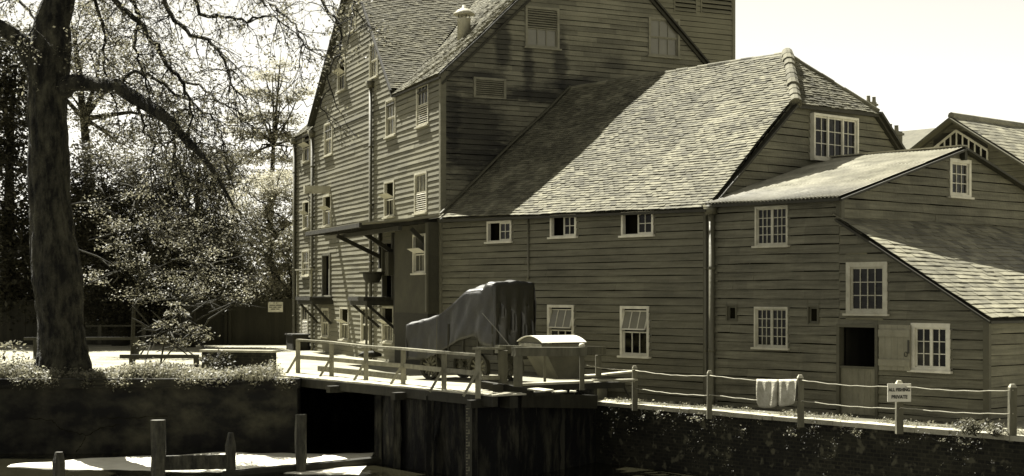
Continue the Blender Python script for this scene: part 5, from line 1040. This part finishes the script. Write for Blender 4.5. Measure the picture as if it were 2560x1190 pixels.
g_=fastmesh('bank_weeds',leaves(np.concatenate(lv),.07,.7,.5,r2),4,'leaf_pale'); tag(g_,'pale leafy weeds and blossom along the left bank','weeds',kind='stuff')
def shrub(label,u,v,Y,ru,rv,m,size,dens,leafn=16,name='shrub',seed=1,clump=.09,group=None):
    b=W(u,v+rv,Y); t=thing(name,label,'plant',tuple(b),group); p=blobpts([(u,v,ru,rv)],Y,dens,clump,leafn,.6,np.random.default_rng(seed),.2); p[:,2]=np.maximum(p[:,2],b.z-.02) if rv>8 and v>0 and name=='shrub' else p[:,2]; fastmesh('foliage',leaves(p,size,.6,.4,np.random.default_rng(seed+1)),4,m,t)
    mb=MB(); c=W(u,v,Y)
    for k in range(4): mb.tube([b,b.lerp(c,.5)+V((.06*k-.1,0,0)),c+V((.15*k-.25,0,.05))],[.012,.008,.004],4)
    mb.build('stems','bark_far',t); return t
shrub('leafy bush against the left end of the brick parapet',545,900,38.8,40,30,'leaf_dark',.08,120,20,seed=50)
shrub('small bush spilling over the right end of the brick parapet',668,925,38.0,26,28,'leaf_mid',.07,160,18,seed=52)
shrub('bushy shaggy clump at the right end of the river wall',2440,1068,26.2,55,22,'grass',.06,520,26,seed=54,clump=.06); shrub('smaller tuft beside the shaggy clump near the last rope post',2490,1078,26.1,30,13,'grass',.055,520,22,seed=56,clump=.05)
shrub('blurred pale shrub beside the trunk at the far left of the bank',40,890,37.5,70,60,'leaf_mid',.10,45,18,seed=58,clump=.14)
k=0
for (u,v,ru,rv,lab) in ((1660,1035,55,14,'pale creeper tuft at the left end of the brick wall'),(1745,1040,30,20,'creeper sprig hanging beside the second rope post'),(1865,1072,12,14,'little creeper sprig hanging left below the sacks'),(1975,1078,12,16,'little creeper sprig hanging under the third rope post'),(2035,1070,16,10,'creeper sprig just right of the third rope post'),(2150,1085,34,12,'spreading creeper hanging below the door'),(2415,1105,28,18,'straggling creeper hanging under the shaggy clump'),(2355,1098,18,8,'small creeper left of the shaggy clump'),(1610,1040,20,12,'creeper sprig under the first rope post'),(1850,1045,0,0,'')):
    if not ru: continue
    s_=(u-1490)/(2560-1490); Y=34.3+(25.85-34.3)*s_**.85-.12; kk=(u-CX)/FPX; A_=V((1.98,34.3,0)); den=(d_.x-kk*d_.y); t=(kk*A_.y-A_.x)/den; Y=A_.y+d_.y*t-.10; shrub(lab,u,v,Y,ru,rv,'leaf_pale',.045,260,9,'creeper',seed=60+k,clump=.05,group='creepers hanging on the brick wall'); k+=2
gv=[]; lv=[]
for i in range(520):
    t=r2.uniform(0,1); q=V((1.98,34.3,0)).lerp(V((8.94,25.85,0)),t); o=r2.uniform(.2,1.5)**1.0; x,y=q.x+.75*o*.66,q.y+.66*o*.75
    if abs(math.sin(t*17)+math.sin(t*41))<.5 and o>.5: continue
    h=r2.uniform(.03,.11); gv.append(tuft(np.array([x,y,GP]),h,7,r2,.08))
    if r2.random()<.35: lv.append(np.array([x,y,GP+.03])+r2.normal(size=(8,3))*np.array([.07,.07,.025]))
g_=fastmesh('path_grass',np.concatenate(gv),4,'grass'); tag(g_,'short grass and weeds along the river path below the shed','grass',kind='stuff')
g_=fastmesh('path_weeds',leaves(np.abs(np.concatenate(lv))*np.sign(np.concatenate(lv)),.05,.7,.5,r2),4,'leaf_pale'); tag(g_,'pale small leaves among the path grass','weeds',kind='stuff')

lv=[]                                     # small growth rooted in the joints of the brick wall
for i in range(230):
    t=r2.uniform(0,1); dz=r2.uniform(0,1)**2.2*1.1; 
    if math.sin(t*23)+math.sin(t*57+dz*5)<-.1: continue
    q=V((1.98,34.3,0)).lerp(V((8.94,25.85,0)),t); lv.append(np.array([q.x-.09,q.y-.07,GP-.05-dz])+r2.normal(size=(9,3))*np.array([.05,.03,.05]))
g_=fastmesh('wall_growth',leaves(np.concatenate(lv),.032,.6,.3,r2),4,'leaf_dark'); tag(g_,'small leafy growth scattered over the face of the brick river wall','creeper growth',kind='stuff')
